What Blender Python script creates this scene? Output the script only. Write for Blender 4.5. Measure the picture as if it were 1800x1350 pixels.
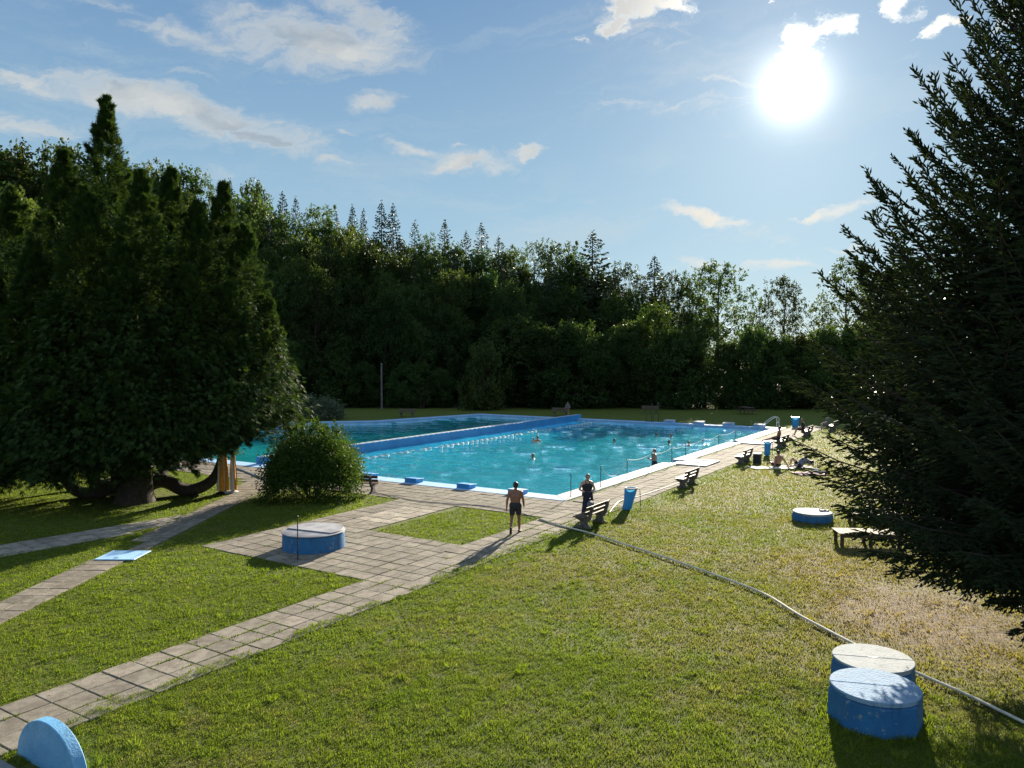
import bpy, bmesh, math, random
import numpy as np
from mathutils import Vector, Matrix
PI = math.pi
for o in list(bpy.data.objects):
    bpy.data.objects.remove(o, do_unlink=True)
SC = bpy.context.scene
COL = SC.collection
RND = random.Random(7)
rng = np.random.default_rng(11)

# ------------------------------------------------------------------ camera
FPX, CAM_H = 1352.0, 6.0            # focal length in px of an 1800 px wide frame, eye height in m
PITCH = math.atan(45 / FPX)
HEAD = math.radians(32.3)           # camera heading from +X; +X runs along the pool's right edge
CU, CV = -28.258, -15.236           # camera foot; origin is the pool's near right corner
cam = bpy.data.cameras.new('camera')
cam.sensor_width = 36.0
cam.lens = FPX / 1800 * 36
cam.clip_start, cam.clip_end = 0.1, 3000
cam_o = bpy.data.objects.new('camera', cam)
COL.objects.link(cam_o)
cam_o.location = (CU, CV, CAM_H)
cam_o.rotation_euler = (PI / 2 - PITCH, 0, HEAD - PI / 2)
SC.camera = cam_o

# ------------------------------------------------------------------ light
SUN_EL = math.radians(18.1)
SUN_HEAD = math.radians(12.5)       # heading of the sun from +X
EXPO = 1.55
SC.view_settings.view_transform = 'Standard'
SC.view_settings.look = 'None'
SC.view_settings.gamma = 1.0
SC.view_settings.exposure = EXPO
sun = bpy.data.lights.new('sun', 'SUN')
sun.energy = 5.0
sun.angle = math.radians(0.53)
sun.color = (1.0, 0.89, 0.72)
sun_o = bpy.data.objects.new('sun', sun)
COL.objects.link(sun_o)
SD = Vector((math.cos(SUN_EL) * math.cos(SUN_HEAD), math.cos(SUN_EL) * math.sin(SUN_HEAD), math.sin(SUN_EL)))
sun_o.rotation_euler = SD.to_track_quat('Z', 'Y').to_euler()
sun_o.location = (30, 10, 60)

cy = SC.cycles
cy.use_denoising = True
cy.max_bounces = 6
cy.diffuse_bounces = 3
cy.glossy_bounces = 3
cy.transmission_bounces = 4
cy.transparent_max_bounces = 6
cy.sample_clamp_indirect = 4.0
cy.caustics_reflective = False
cy.caustics_refractive = False

cP, sP = math.cos(PITCH), math.sin(PITCH)
cA, sA = math.cos(HEAD), math.sin(HEAD)


def cam2world(X, D):
    return CU + X * sA + D * cA, CV - X * cA + D * sA


def at(px, py, D):
    """world point whose forward distance from the camera is D"""
    x, y = (px - 900) / FPX, (675 - py) / FPX
    dy, dz = cP + y * sP, y * cP - sP
    t = D / dy
    u, v = cam2world(x * t, D)
    return Vector((u, v, CAM_H + dz * t))


def ground(px, py, z=0.0):
    x, y = (px - 900) / FPX, (675 - py) / FPX
    dy, dz = cP + y * sP, y * cP - sP
    t = (z - CAM_H) / dz
    u, v = cam2world(x * t, dy * t)
    return Vector((u, v, z))


# ------------------------------------------------------------------ nodes
class NT:
    def __init__(s, tree):
        s.t = tree
        s.t.nodes.clear()

    def n(s, typ, ins=None, **kw):
        nd = s.t.nodes.new(typ)
        for k, v in kw.items():
            setattr(nd, k, v)
        for k, v in (ins or {}).items():
            sock = nd.inputs[k]
            if isinstance(v, bpy.types.NodeSocket):
                s.t.links.new(v, sock)
            else:
                sock.default_value = v
        return nd

    def math(s, op, a, b=0.0, c=0.0, clamp=False):
        return s.n('ShaderNodeMath', {0: a, 1: b, 2: c}, operation=op, use_clamp=clamp).outputs[0]

    def vmath(s, op, a, b=(0, 0, 0), out=0):
        return s.n('ShaderNodeVectorMath', {0: a, 1: b}, operation=op).outputs[out]

    def ramp(s, v, lo, hi, a=0.0, b=1.0, smooth=True):
        return s.n('ShaderNodeMapRange', {0: v, 1: lo, 2: hi, 3: a, 4: b},
                   interpolation_type='SMOOTHSTEP' if smooth else 'LINEAR').outputs[0]

    def noise(s, vec, scale, detail=3.0, rough=0.55, dist=0.0):
        return s.n('ShaderNodeTexNoise', {'Vector': vec, 'Scale': scale, 'Detail': detail, 'Roughness': rough,
                                          'Distortion': dist}).outputs['Fac']

    def mix(s, f, a, b, blend='MIX'):
        nd = s.n('ShaderNodeMix', data_type='RGBA', blend_type=blend)
        for k, v in ((0, f), (6, a), (7, b)):
            if isinstance(v, bpy.types.NodeSocket):
                s.t.links.new(v, nd.inputs[k])
            else:
                if k != 0 and len(v) == 3:
                    v = (*v, 1)
                nd.inputs[k].default_value = v
        return nd.outputs[2]

    def link(s, a, b):
        s.t.links.new(a, b)


# ------------------------------------------------------------------ world
world = bpy.data.worlds.new('World')
SC.world = world
world.use_nodes = True
W = NT(world.node_tree)
SKY_STRENGTH = 0.10
K = 1.0 / (SKY_STRENGTH * 2 ** EXPO)          # turns a displayed linear value into a sky colour value
gen = W.n('ShaderNodeTexCoord').outputs['Generated']
gen = W.vmath('NORMALIZE', gen)
sx = W.n('ShaderNodeSeparateXYZ', {0: gen})
az = W.math('ARCTAN2', sx.outputs[1], sx.outputs[0])
el = W.math('ARCSINE', sx.outputs[2])
ae0 = W.n('ShaderNodeCombineXYZ', {0: az, 1: el, 2: 0.0}).outputs[0]
wc = W.n('ShaderNodeTexNoise', {'Vector': W.vmath('MULTIPLY', ae0, (14.0, 22.0, 1.0)), 'Scale': 1.0, 'Detail': 7.0, 'Roughness': 0.62}).outputs['Color']
ae = W.vmath('ADD', ae0, W.vmath('MULTIPLY', W.vmath('SUBTRACT', wc, (0.5, 0.5, 0.5)), (0.11, 0.055, 0.0)))
sky = W.n('ShaderNodeTexSky', sky_type='NISHITA', sun_disc=False, sun_elevation=SUN_EL,
          sun_rotation=PI / 2 - SUN_HEAD, altitude=400, air_density=1.0, dust_density=0.6, ozone_density=1.6)
skyc = W.vmath('MULTIPLY', sky.outputs[0], (0.50, 0.58, 0.72))
# the blue of the open sky, thinner towards the horizon
elp = W.ramp(el, 0.02, 0.62)
open_sky = W.mix(elp, (0.37 * K, 0.58 * K, 0.70 * K), (0.085 * K, 0.21 * K, 0.45 * K))
open_sky = W.mix(W.ramp(el, 0.17, 0.0, 0.0, 0.7), open_sky, (0.50 * K, 0.66 * K, 0.70 * K))
base = W.mix(0.94, skyc, open_sky)
ang = W.math('ARCCOSINE', W.math('MINIMUM', W.vmath('DOT_PRODUCT', gen, tuple(SD), out=1), 0.99999))
halo = W.math('EXPONENT', W.math('MULTIPLY', ang, -3.2))
base = W.mix(W.math('MULTIPLY', halo, 0.34), base, (0.44 * K, 0.62 * K, 0.74 * K))


def azel(px, py):
    x, y = (px - 900) / FPX, (675 - py) / FPX
    d = Vector((x, cP + y * sP, y * cP - sP)).normalized()
    return HEAD - math.atan2(d.x, d.y), math.asin(d.z)


def blobs(lst):
    tot = None
    for (px, py, hw, hh, rot, st) in lst:
        r = math.radians(rot)
        a0, e0 = azel(px, py)
        a1, e1 = azel(px + hw * math.cos(r), py - hw * math.sin(r))
        a2, e2 = azel(px - hh * math.sin(r), py - hh * math.cos(r))
        mp = W.n('ShaderNodeMapping', {'Vector': ae, 'Location': (a0, e0, 0),
                                       'Rotation': (0, 0, math.atan2(e1 - e0, a1 - a0)),
                                       'Scale': (math.hypot(a1 - a0, e1 - e0), math.hypot(a2 - a0, e2 - e0), 1)},
                 vector_type='TEXTURE').outputs[0]
        f = W.ramp(W.vmath('LENGTH', mp, out=1), 1.25, 0.0, 0.0, st)
        tot = f if tot is None else W.math('MAXIMUM', tot, f)
    return tot


wisp = blobs([
    (560, 70, 230, 78, -8, 1.0), (640, 20, 120, 60, -25, .9), (330, 60, 170, 40, -14, .65), (330, 200, 340, 46, -13, 1.0),
    (470, 245, 130, 34, -6, .95), (60, 150, 160, 30, -9, .8), (30, 225, 150, 30, -5, .7), (665, 180, 66, 26, 8, .9),
    (240, 20, 150, 18, -16, .5), (330, 135, 90, 13, -10, .55), (600, 235, 26, 9, 0, .8), (720, 262, 100, 17, -10, .72),
    (810, 285, 130, 24, 4, .9), (930, 268, 50, 15, 0, .8), (790, 256, 26, 9, 5, .6), (590, 287, 60, 10, 0, .6),
    (390, 300, 110, 14, 0, .45), (1240, 382, 100, 20, -14, 1.0), (1300, 394, 40, 12, -10, .8), (1450, 372, 70, 15, 8, .75),
    (1490, 358, 60, 16, 12, .7), (1240, 465, 80, 12, 3, .7), (1380, 470, 130, 20, 0, .7), (1500, 440, 90, 14, 4, .5),
    (1220, 190, 260, 26, 3, .35), (1300, 150, 150, 10, -8, .42), (1120, 360, 200, 30, 0, .22), (1400, 420, 260, 16, 0, .3),
    (1150, 70, 200, 60, -20, .3)])
cumu = blobs([
    (1130, 5, 110, 48, -6, 1.0), (1085, 45, 42, 42, 60, .85), (1190, 12, 62, 30, 0, .9), (1027, 70, 18, 22, 30, .55),
    (1410, 70, 56, 56, 0, 1.1), (1465, 45, 50, 34, 14, 1.0), (1385, 100, 44, 30, 0, 1.0), (1355, 8, 16, 10, 20, .7),
    (1570, 8, 70, 34, -20, .9), (1590, 28, 30, 18, 0, .7), (1660, 42, 52, 24, 48, .8), (1760, 20, 60, 50, 20, .7),
    (1630, 60, 16, 10, 30, .5)])
wv = W.vmath('MULTIPLY', W.n('ShaderNodeMapping', {'Vector': ae, 'Rotation': (0, 0, 0.16)}).outputs[0], (10.0, 46.0, 1.0))
wn = W.noise(wv, 1.0, 10.0, 0.70, 0.5)
cn = W.noise(W.vmath('MULTIPLY', ae, (34.0, 40.0, 1.0)), 1.0, 10.0, 0.68, 0.3)
wa = W.ramp(W.math('ADD', W.math('MULTIPLY', wisp, 0.85), W.math('MULTIPLY', wn, 1.5)), 0.88, 1.66)
ca = W.ramp(W.math('ADD', W.math('MULTIPLY', cumu, 0.80), W.math('MULTIPLY', cn, 1.3)), 0.90, 1.36)
wa = W.math('MULTIPLY', wa, 0.95)
shade = W.ramp(W.noise(W.vmath('MULTIPLY', ae, (11.0, 20.0, 1.0)), 1.0, 4.0, 0.5), 0.35, 0.7)
thick = W.ramp(wa, 0.45, 0.85)
near_sun = W.ramp(ang, 0.55, 0.02)
w_col = W.mix(W.math('MULTIPLY', thick, shade), (0.66 * K, 0.68 * K, 0.67 * K), (0.38 * K, 0.45 * K, 0.52 * K))
w_col = W.mix(near_sun, w_col, (0.95 * K, 0.88 * K, 0.76 * K))
c_edge = W.ramp(ca, 0.55, 1.0)
c_col = W.mix(W.math('MULTIPLY', c_edge, W.ramp(ang, 0.05, 0.30)), (1.0 * K, 0.96 * K, 0.86 * K), (0.55 * K, 0.56 * K, 0.58 * K))
c_col = W.mix(W.ramp(ang, 0.22, 0.06), c_col, (1.6 * K, 1.55 * K, 1.4 * K))
veil = W.noise(W.vmath('MULTIPLY', W.n('ShaderNodeMapping', {'Vector': ae, 'Rotation': (0, 0, 0.12)}).outputs[0], (2.6, 15.0, 1.0)), 1.0, 8.0, 0.62, 0.8)
base = W.mix(W.math('MULTIPLY', W.ramp(veil, 0.46, 0.80), 0.5), base, (0.60 * K, 0.68 * K, 0.72 * K))
skyall = W.mix(wa, base, w_col)
skyall = W.mix(ca, skyall, c_col)
hc = W.noise(W.vmath('MULTIPLY', gen, (3.0, 3.0, 5.0)), 1.0, 6.0, 0.6)
behind = W.ramp(W.vmath('DOT_PRODUCT', gen, (cA, sA, 0.0), out=1), 0.45, -0.25)
over = W.math('MAXIMUM', W.ramp(el, 0.62, 1.0), W.math('MULTIPLY', behind, W.ramp(el, -0.02, 0.15)))
skyall = W.mix(W.math('MULTIPLY', over, W.ramp(hc, 0.30, 0.60)), skyall, (0.46 * K, 0.60 * K, 0.78 * K))  # unseen bright cloud overhead and behind the camera, added to lift the fill light
glow = W.math('MULTIPLY', W.math('EXPONENT', W.math('MULTIPLY', W.math('POWER', W.math('DIVIDE', ang, 0.027), 1.55), -1.0)), 2.0)
aure = W.math('MULTIPLY', W.math('EXPONENT', W.math('DIVIDE', ang, -0.095)), 0.30)
disc = W.ramp(ang, 0.026, 0.016, 0.0, 8.0)
gsum = W.math('ADD', W.math('ADD', glow, aure), disc)
gcol = W.vmath('SCALE', (1.0 * K, 0.96 * K, 0.86 * K))
W.link(gsum, gcol.node.inputs['Scale'])
final = W.vmath('ADD', skyall, gcol)
bg = W.n('ShaderNodeBackground', {'Color': final, 'Strength': SKY_STRENGTH})
wo = W.n('ShaderNodeOutputWorld')
W.link(bg.outputs[0], wo.inputs[0])
world.cycles.sampling_method = 'MANUAL'
world.cycles.sample_map_resolution = 512


# ------------------------------------------------------------------ materials
def new_mat(name):
    m = bpy.data.materials.new(name)
    m.use_nodes = True
    return m, NT(m.node_tree)


def out(N, sh):
    o = N.n('ShaderNodeOutputMaterial')
    N.link(sh, o.inputs[0])


def surf(name, col, rough=0.6, var=0.25, scale=6.0, bump=0.15, bscale=40.0, col2=None, spec=0.4, metal=0.0, attr=None, chips=None):
    """painted / concrete / wood like surface: two tones mixed by noise, fine bump"""
    m, N = new_mat(name)
    p = N.n('ShaderNodeTexCoord').outputs['Object']
    nz = N.noise(p, scale, 5.0, 0.6)
    c2 = col2 or tuple(c * (1 - var) for c in col)
    f = N.ramp(nz, 0.35, 0.65)
    c = N.mix(f, col, c2)
    if attr:
        a = N.n('ShaderNodeAttribute', attribute_name=attr).outputs['Fac']
        c = N.mix(1.0, c, N.n('ShaderNodeCombineColor', {0: a, 1: a, 2: a}).outputs[0], 'MULTIPLY')
    if chips:
        sv = N.vmath('MULTIPLY', p, (5.0, 5.0, 0.8))
        c = N.mix(N.math('MULTIPLY', N.ramp(N.noise(sv, 1.6, 5.0, 0.65), 0.52, 0.72), 0.55), c, tuple(x * 0.45 for x in c2))
        c = N.mix(N.ramp(N.noise(p, 9.0, 6.0, 0.7), 0.61, 0.64), c, chips)
    b = N.n('ShaderNodeBump', {'Height': N.noise(p, bscale, 3.0), 'Strength': bump, 'Distance': 0.02}).outputs[0]
    bs = N.n('ShaderNodeBsdfPrincipled', {'Base Color': c, 'Roughness': rough, 'Normal': b, 'Specular IOR Level': spec,
                                          'Metallic': metal})
    out(N, bs.outputs[0])
    return m


def leaf_mat(name, ca_, cb_, transl=0.35, rough=0.55, spec=0.3, objvar=0.0, tcol=None):
    m, N = new_mat(name)
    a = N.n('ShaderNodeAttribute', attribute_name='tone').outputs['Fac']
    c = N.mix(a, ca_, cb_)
    if objvar:
        r = N.n('ShaderNodeObjectInfo').outputs['Random']
        hs = N.n('ShaderNodeHueSaturation', {'Hue': N.ramp(r, 0, 1, 0.5 - 0.035 * objvar, 0.5 + 0.02 * objvar, False),
                                             'Value': N.ramp(N.math('FRACT', N.math('MULTIPLY', r, 7.31)), 0, 1, 1 - 0.42 * objvar, 1 + 0.25 * objvar, False),
                                             'Saturation': 1.0, 'Color': c})
        c = hs.outputs[0]
    bs = N.n('ShaderNodeBsdfPrincipled', {'Base Color': c, 'Roughness': rough, 'Specular IOR Level': spec})
    tc = N.mix(1.0, c, tcol or (1.25, 1.25, 0.55), 'MULTIPLY')
    tr = N.n('ShaderNodeBsdfTranslucent', {'Color': tc})
    mx = N.n('ShaderNodeMixShader', {0: transl, 1: bs.outputs[0], 2: tr.outputs[0]})
    out(N, mx.outputs[0])
    return m


def lawn_colour(N, pos, soil=False):
    """shared by the turf sheet and the grass blades: green, olive and straw patches fixed to the ground"""
    n1 = N.noise(pos, 0.22, 4.0, 0.6)
    n2 = N.noise(pos, 1.3, 4.0, 0.65)
    n3 = N.noise(N.vmath('ADD', pos, (31, 7, 0)), 0.5, 3.0, 0.6)
    sp = N.n('ShaderNodeSeparateXYZ', {0: pos})
    # the strip right of the deck is trampled and drier than the lawns left of the path
    right = N.ramp(sp.outputs[1], -2.6, -4.2)
    mid = N.math('MULTIPLY', right, N.ramp(sp.outputs[0], -17.0, -9.0))
    dry = N.math('ADD', N.math('ADD', N.math('MULTIPLY', n1, 0.68), N.math('MULTIPLY', n2, 0.60)),
                 N.math('MULTIPLY', mid, 0.17))
    dry = N.math('ADD', dry, N.math('MULTIPLY', right, 0.05))
    # worn bare patch beside the spruce
    c0 = ground(1620, 1085)
    d0 = N.vmath('LENGTH', N.vmath('DIVIDE', N.vmath('SUBTRACT', pos, tuple(c0)), (3.4, 3.2, 1.0)), out=1)
    worn = N.ramp(N.math('ADD', d0, N.math('MULTIPLY', n2, 0.9)), 1.7, 0.75)
    c1 = ground(1500, 1000)
    d1 = N.vmath('LENGTH', N.vmath('DIVIDE', N.vmath('SUBTRACT', pos, tuple(c1)), (4.0, 3.0, 1.0)), out=1)
    worn2 = N.math('MULTIPLY', N.ramp(N.math('ADD', d1, n2), 1.7, 0.9), 0.6)
    worn = N.math('MAXIMUM', worn, worn2)
    g = N.mix(n3, (0.092, 0.136, 0.015), (0.146, 0.174, 0.023))
    c = N.mix(N.ramp(dry, 0.66, 0.92), g, (0.165, 0.158, 0.052))
    c = N.mix(N.ramp(dry, 0.88, 1.06), c, (0.24, 0.20, 0.10))
    n4 = N.noise(pos, 4.2, 3.0, 0.6)
    c = N.mix(N.math('MULTIPLY', N.ramp(n4, 0.52, 0.72), 0.40), c, (0.066, 0.105, 0.014))
    c = N.mix(N.math('MULTIPLY', N.ramp(n4, 0.46, 0.30), 0.30), c, (0.20, 0.185, 0.065))
    c = N.mix(worn, c, N.mix(N.ramp(n4, 0.35, 0.65), (0.27, 0.20, 0.115), (0.15, 0.105, 0.06)))
    return c, worn


def grass_mat():
    m, N = new_mat('grass_blades')
    pos = N.n('ShaderNodeNewGeometry').outputs['Position']
    c, worn = lawn_colour(N, pos)
    a = N.n('ShaderNodeAttribute', attribute_name='tone').outputs['Fac']
    c = N.mix(N.ramp(a, 0.90, 1.1), c, (0.22, 0.19, 0.085))
    v = N.ramp(a, 0, 1.0, 0.50, 1.50, False)
    c = N.mix(1.0, c, N.n('ShaderNodeCombineColor', {0: v, 1: v, 2: v}).outputs[0], 'MULTIPLY')
    bs = N.n('ShaderNodeBsdfPrincipled', {'Base Color': c, 'Roughness': 0.7, 'Specular IOR Level': 0.08})
    tr = N.n('ShaderNodeBsdfTranslucent', {'Color': N.mix(1.0, c, (1.45, 1.6, 0.6), 'MULTIPLY')})
    out(N, N.n('ShaderNodeMixShader', {0: 0.42, 1: bs.outputs[0], 2: tr.outputs[0]}).outputs[0])
    return m


def turf_mat():
    m, N = new_mat('turf')
    pos = N.n('ShaderNodeNewGeometry').outputs['Position']
    c, worn = lawn_colour(N, pos)
    f = N.noise(pos, 38.0, 4.0, 0.7)
    f2 = N.noise(pos, 9.0, 3.0, 0.6)
    c = N.mix(N.ramp(N.math('ADD', f, N.math('MULTIPLY', N.math('SUBTRACT', f2, 0.5), 0.5)), 0.38, 0.62), N.mix(0.45, c, (0.03, 0.026, 0.012)), c)
    h = N.math('ADD', N.math('MULTIPLY', f, 0.7), N.math('MULTIPLY', f2, 0.8))
    b = N.n('ShaderNodeBump', {'Height': h, 'Strength': 0.9, 'Distance': 0.09}).outputs[0]
    bs = N.n('ShaderNodeBsdfPrincipled', {'Base Color': c, 'Roughness': 0.85, 'Specular IOR Level': 0.15, 'Normal': b})
    out(N, bs.outputs[0])
    return m


def water_mat(name, deep, rip=1.0):
    m, N = new_mat(name)
    pos = N.n('ShaderNodeNewGeometry').outputs['Position']
    b = N.noise(pos, 6.5, 3.0, 0.55, 0.3)
    bp = N.n('ShaderNodeBump', {'Height': b, 'Strength': 0.5 * rip, 'Distance': 0.05}).outputs[0]
    col = N.mix(N.ramp(N.noise(pos, 0.12, 2.0), 0.35, 0.65), deep, tuple(c * 0.82 for c in deep))
    df = N.n('ShaderNodeBsdfDiffuse', {'Color': col, 'Normal': bp})
    gl = N.n('ShaderNodeBsdfGlossy', {'Color': (1.9, 1.9, 1.86, 1), 'Roughness': 0.015, 'Normal': bp})
    fr = N.n('ShaderNodeFresnel', {'IOR': 1.36, 'Normal': bp}).outputs[0]
    out(N, N.n('ShaderNodeMixShader', {0: fr, 1: df.outputs[0], 2: gl.outputs[0]}).outputs[0])
    return m


M = {}
M['turf'] = turf_mat()
M['grass'] = grass_mat()
M['slab'] = surf('concrete_slab', (0.285, 0.250, 0.200), 0.9, scale=3.4, col2=(0.190, 0.165, 0.130), chips=(0.14, 0.13, 0.10), bump=0.35, bscale=60, attr='tone', spec=0.12)
M['coping'] = surf('painted_coping', (0.45, 0.44, 0.40), 0.7, spec=0.15, scale=2.0, col2=(0.38, 0.42, 0.44), bump=0.2, bscale=30, chips=(0.24, 0.24, 0.22))
M['coping_blue'] = surf('blue_coping', (0.24, 0.45, 0.70), 0.65, spec=0.2, scale=1.4, col2=(0.36, 0.53, 0.72), bump=0.2, bscale=30, chips=(0.30, 0.33, 0.34))
M['pool_blue'] = surf('pool_paint', (0.030, 0.25, 0.56), 0.5, scale=1.0, col2=(0.045, 0.30, 0.62), bump=0.15, bscale=20, chips=(0.10, 0.28, 0.48))
M['well_blue'] = surf('well_paint', (0.022, 0.150, 0.33), 0.6, scale=3.0, col2=(0.018, 0.115, 0.27), bump=0.3, bscale=25, chips=(0.22, 0.25, 0.26))
M['well_lid'] = surf('lid_paint', (0.24, 0.36, 0.50), 0.8, spec=0.12, scale=3.0, col2=(0.20, 0.32, 0.46), bump=0.7, bscale=26, chips=(0.36, 0.38, 0.38))
M['well_lid_pale'] = surf('pale_lid_paint', (0.36, 0.39, 0.40), 0.8, spec=0.1, scale=3.0, col2=(0.30, 0.34, 0.36), bump=0.4, bscale=26, chips=(0.20, 0.26, 0.30))
M['lid_grey'] = surf('grey_lid', (0.33, 0.33, 0.34), 0.6, scale=2.2, col2=(0.20, 0.20, 0.23), bump=0.2, bscale=25)
M['sky_blue'] = surf('light_blue_paint', (0.16, 0.40, 0.62), 0.55, scale=3.0, col2=(0.12, 0.34, 0.56), bump=0.4, bscale=30, chips=(0.34, 0.38, 0.40))
M['cover'] = surf('cover_paint', (0.36, 0.58, 0.80), 0.5, scale=3.0, col2=(0.30, 0.52, 0.76), bump=0.2)
M['dark'] = surf('dark_rubber', (0.02, 0.02, 0.022), 0.6)
M['concrete_dark'] = surf('weathered_concrete', (0.16, 0.145, 0.125), 0.9, scale=7, col2=(0.09, 0.085, 0.075), bump=0.5)
M['stair'] = surf('stair_concrete', (0.20, 0.20, 0.20), 0.9, scale=5, col2=(0.15, 0.15, 0.155), bump=0.4)
M['wood'] = surf('bench_wood', (0.12, 0.075, 0.045), 0.6, scale=9, col2=(0.075, 0.048, 0.030), bump=0.4)
M['pale_wood'] = surf('pale_wood', (0.40, 0.34, 0.25), 0.8, spec=0.15, scale=9, col2=(0.36, 0.29, 0.20), bump=0.4)
M['table_wood'] = surf('stained_wood', (0.11, 0.07, 0.045), 0.7, scale=8, bump=0.4)
M['metal'] = surf('dull_metal', (0.30, 0.30, 0.30), 0.4, metal=0.8)
M['white_metal'] = surf('white_metal', (0.75, 0.75, 0.73), 0.35)
M['iron'] = surf('dark_iron', (0.05, 0.05, 0.055), 0.5, metal=0.5)
M['hose'] = surf('pale_hose', (0.68, 0.64, 0.52), 0.55, scale=2, bump=0.1)
M['hose_dark'] = surf('dark_hose', (0.07, 0.07, 0.07), 0.6)
M['rope'] = surf('white_rope', (0.72, 0.70, 0.64), 0.7)
M['bark'] = surf('bark', (0.065, 0.046, 0.032), 0.9, scale=7, col2=(0.035, 0.026, 0.018), bump=1.0, bscale=22)
M['bark_dark'] = surf('spruce_bark', (0.075, 0.055, 0.042), 0.9, scale=9, bump=0.9, bscale=22)
M['skin'] = surf('skin', (0.36, 0.19, 0.12), 0.5, var=0.1, bump=0.03)
M['skin_tan'] = surf('tanned_skin', (0.26, 0.115, 0.065), 0.45, var=0.1, bump=0.03)
M['skin_fair'] = surf('fair_skin', (0.52, 0.33, 0.24), 0.5, var=0.1, bump=0.03)
M['hair_dark'] = surf('dark_hair', (0.022, 0.016, 0.012), 0.5)
M['hair_grey'] = surf('grey_hair', (0.20, 0.165, 0.13), 0.6)
M['hair_blond'] = surf('blond_hair', (0.38, 0.27, 0.13), 0.6)
M['cloth_dark'] = surf('charcoal_cloth', (0.028, 0.030, 0.036), 0.8, scale=20)
M['cloth_navy'] = surf('navy_cloth', (0.016, 0.022, 0.05), 0.8, scale=20)
M['cloth_red'] = surf('red_cloth', (0.50, 0.06, 0.035), 0.7)
M['cloth_white'] = surf('white_cloth', (0.72, 0.69, 0.63), 0.85, scale=20)
M['cloth_grey'] = surf('grey_cloth', (0.16, 0.16, 0.19), 0.85, scale=20)
M['cloth_pink'] = surf('pink_cloth', (0.60, 0.25, 0.24), 0.85, scale=14, col2=(0.66, 0.55, 0.50))
M['cloth_yellow'] = surf('yellow_cloth', (0.55, 0.40, 0.08), 0.8)
M['orange'] = surf('orange_fabric', (0.72, 0.33, 0.035), 0.75, scale=6, col2=(0.60, 0.24, 0.02))
M['straw'] = surf('straw_bag', (0.42, 0.32, 0.16), 0.85)
M['hillground'] = surf('forest_floor', (0.05, 0.06, 0.022), 0.95, scale=0.6, col2=(0.035, 0.04, 0.018), bump=0.6, bscale=4)
M['water'] = water_mat('pool_water', (0.012, 0.265, 0.34), 1.0)
M['water_calm'] = water_mat('kids_pool_water', (0.012, 0.26, 0.28), 0.5)
m, N = new_mat('plastic_bag')
p_ = N.n('ShaderNodeTexCoord').outputs['Object']
fold = N.noise(N.vmath('MULTIPLY', p_, (14, 14, 2.5)), 1.0, 3.0)
c_ = N.mix(fold, (0.03, 0.20, 0.42), (0.09, 0.36, 0.60))
b_ = N.n('ShaderNodeBump', {'Height': fold, 'Strength': 0.8, 'Distance': 0.04}).outputs[0]
pb = N.n('ShaderNodeBsdfPrincipled', {'Base Color': c_, 'Roughness': 0.25, 'Normal': b_})
tb = N.n('ShaderNodeBsdfTranslucent', {'Color': c_})
out(N, N.n('ShaderNodeMixShader', {0: 0.5, 1: pb.outputs[0], 2: tb.outputs[0]}).outputs[0])
M['bag'] = m
M['leaf'] = leaf_mat('broad_leaves', (0.026, 0.056, 0.018), (0.074, 0.114, 0.030), 0.40, spec=0.10, objvar=1.0)
M['needle_far'] = leaf_mat('far_needles', (0.014, 0.030, 0.013), (0.032, 0.052, 0.020), 0.12, objvar=0.6)
M['pine'] = leaf_mat('pine_needles', (0.026, 0.046, 0.018), (0.055, 0.076, 0.028), 0.18, objvar=0.6)
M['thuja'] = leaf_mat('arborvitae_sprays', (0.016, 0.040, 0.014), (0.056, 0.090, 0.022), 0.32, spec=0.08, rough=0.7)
M['spruce'] = leaf_mat('spruce_needles', (0.026, 0.046, 0.022), (0.060, 0.078, 0.034), 0.16, spec=0.3)
M['shrub'] = leaf_mat('shrub_leaves', (0.026, 0.052, 0.012), (0.070, 0.118, 0.020), 0.40, spec=0.12, rough=0.6)
M['litter'] = leaf_mat('dry_leaves', (0.07, 0.045, 0.025), (0.22, 0.17, 0.10), 0.15, rough=0.95, spec=0.0, tcol=(1.0, 0.8, 0.5))
M['sage'] = leaf_mat('sage_leaves', (0.06, 0.08, 0.045), (0.11, 0.13, 0.075), 0.25)


# ------------------------------------------------------------------ object helpers
def tag(o, label=None, cat=None, group=None, kind=None):
    if label: o['label'] = label
    if cat: o['category'] = cat
    if group: o['group'] = group
    if kind: o['kind'] = kind
    return o


def empty(name, loc=(0, 0, 0), rz=0.0):
    o = bpy.data.objects.new(name, None)
    o.empty_display_size = 0.2
    COL.objects.link(o)
    o.location = loc
    o.rotation_euler = (0, 0, rz)
    return o


def link(name, me, mat, parent=None):
    o = bpy.data.objects.new(name, me)
    if mat is not None and len(me.materials) == 0:
        me.materials.append(mat)
    COL.objects.link(o)
    if parent is not None:
        o.parent = parent
    return o


def copy_tree(o, parent=None):
    c = o.copy()
    COL.objects.link(c)
    c.parent = parent
    for ch in list(o.children):
        copy_tree(ch, c)
    return c


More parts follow.
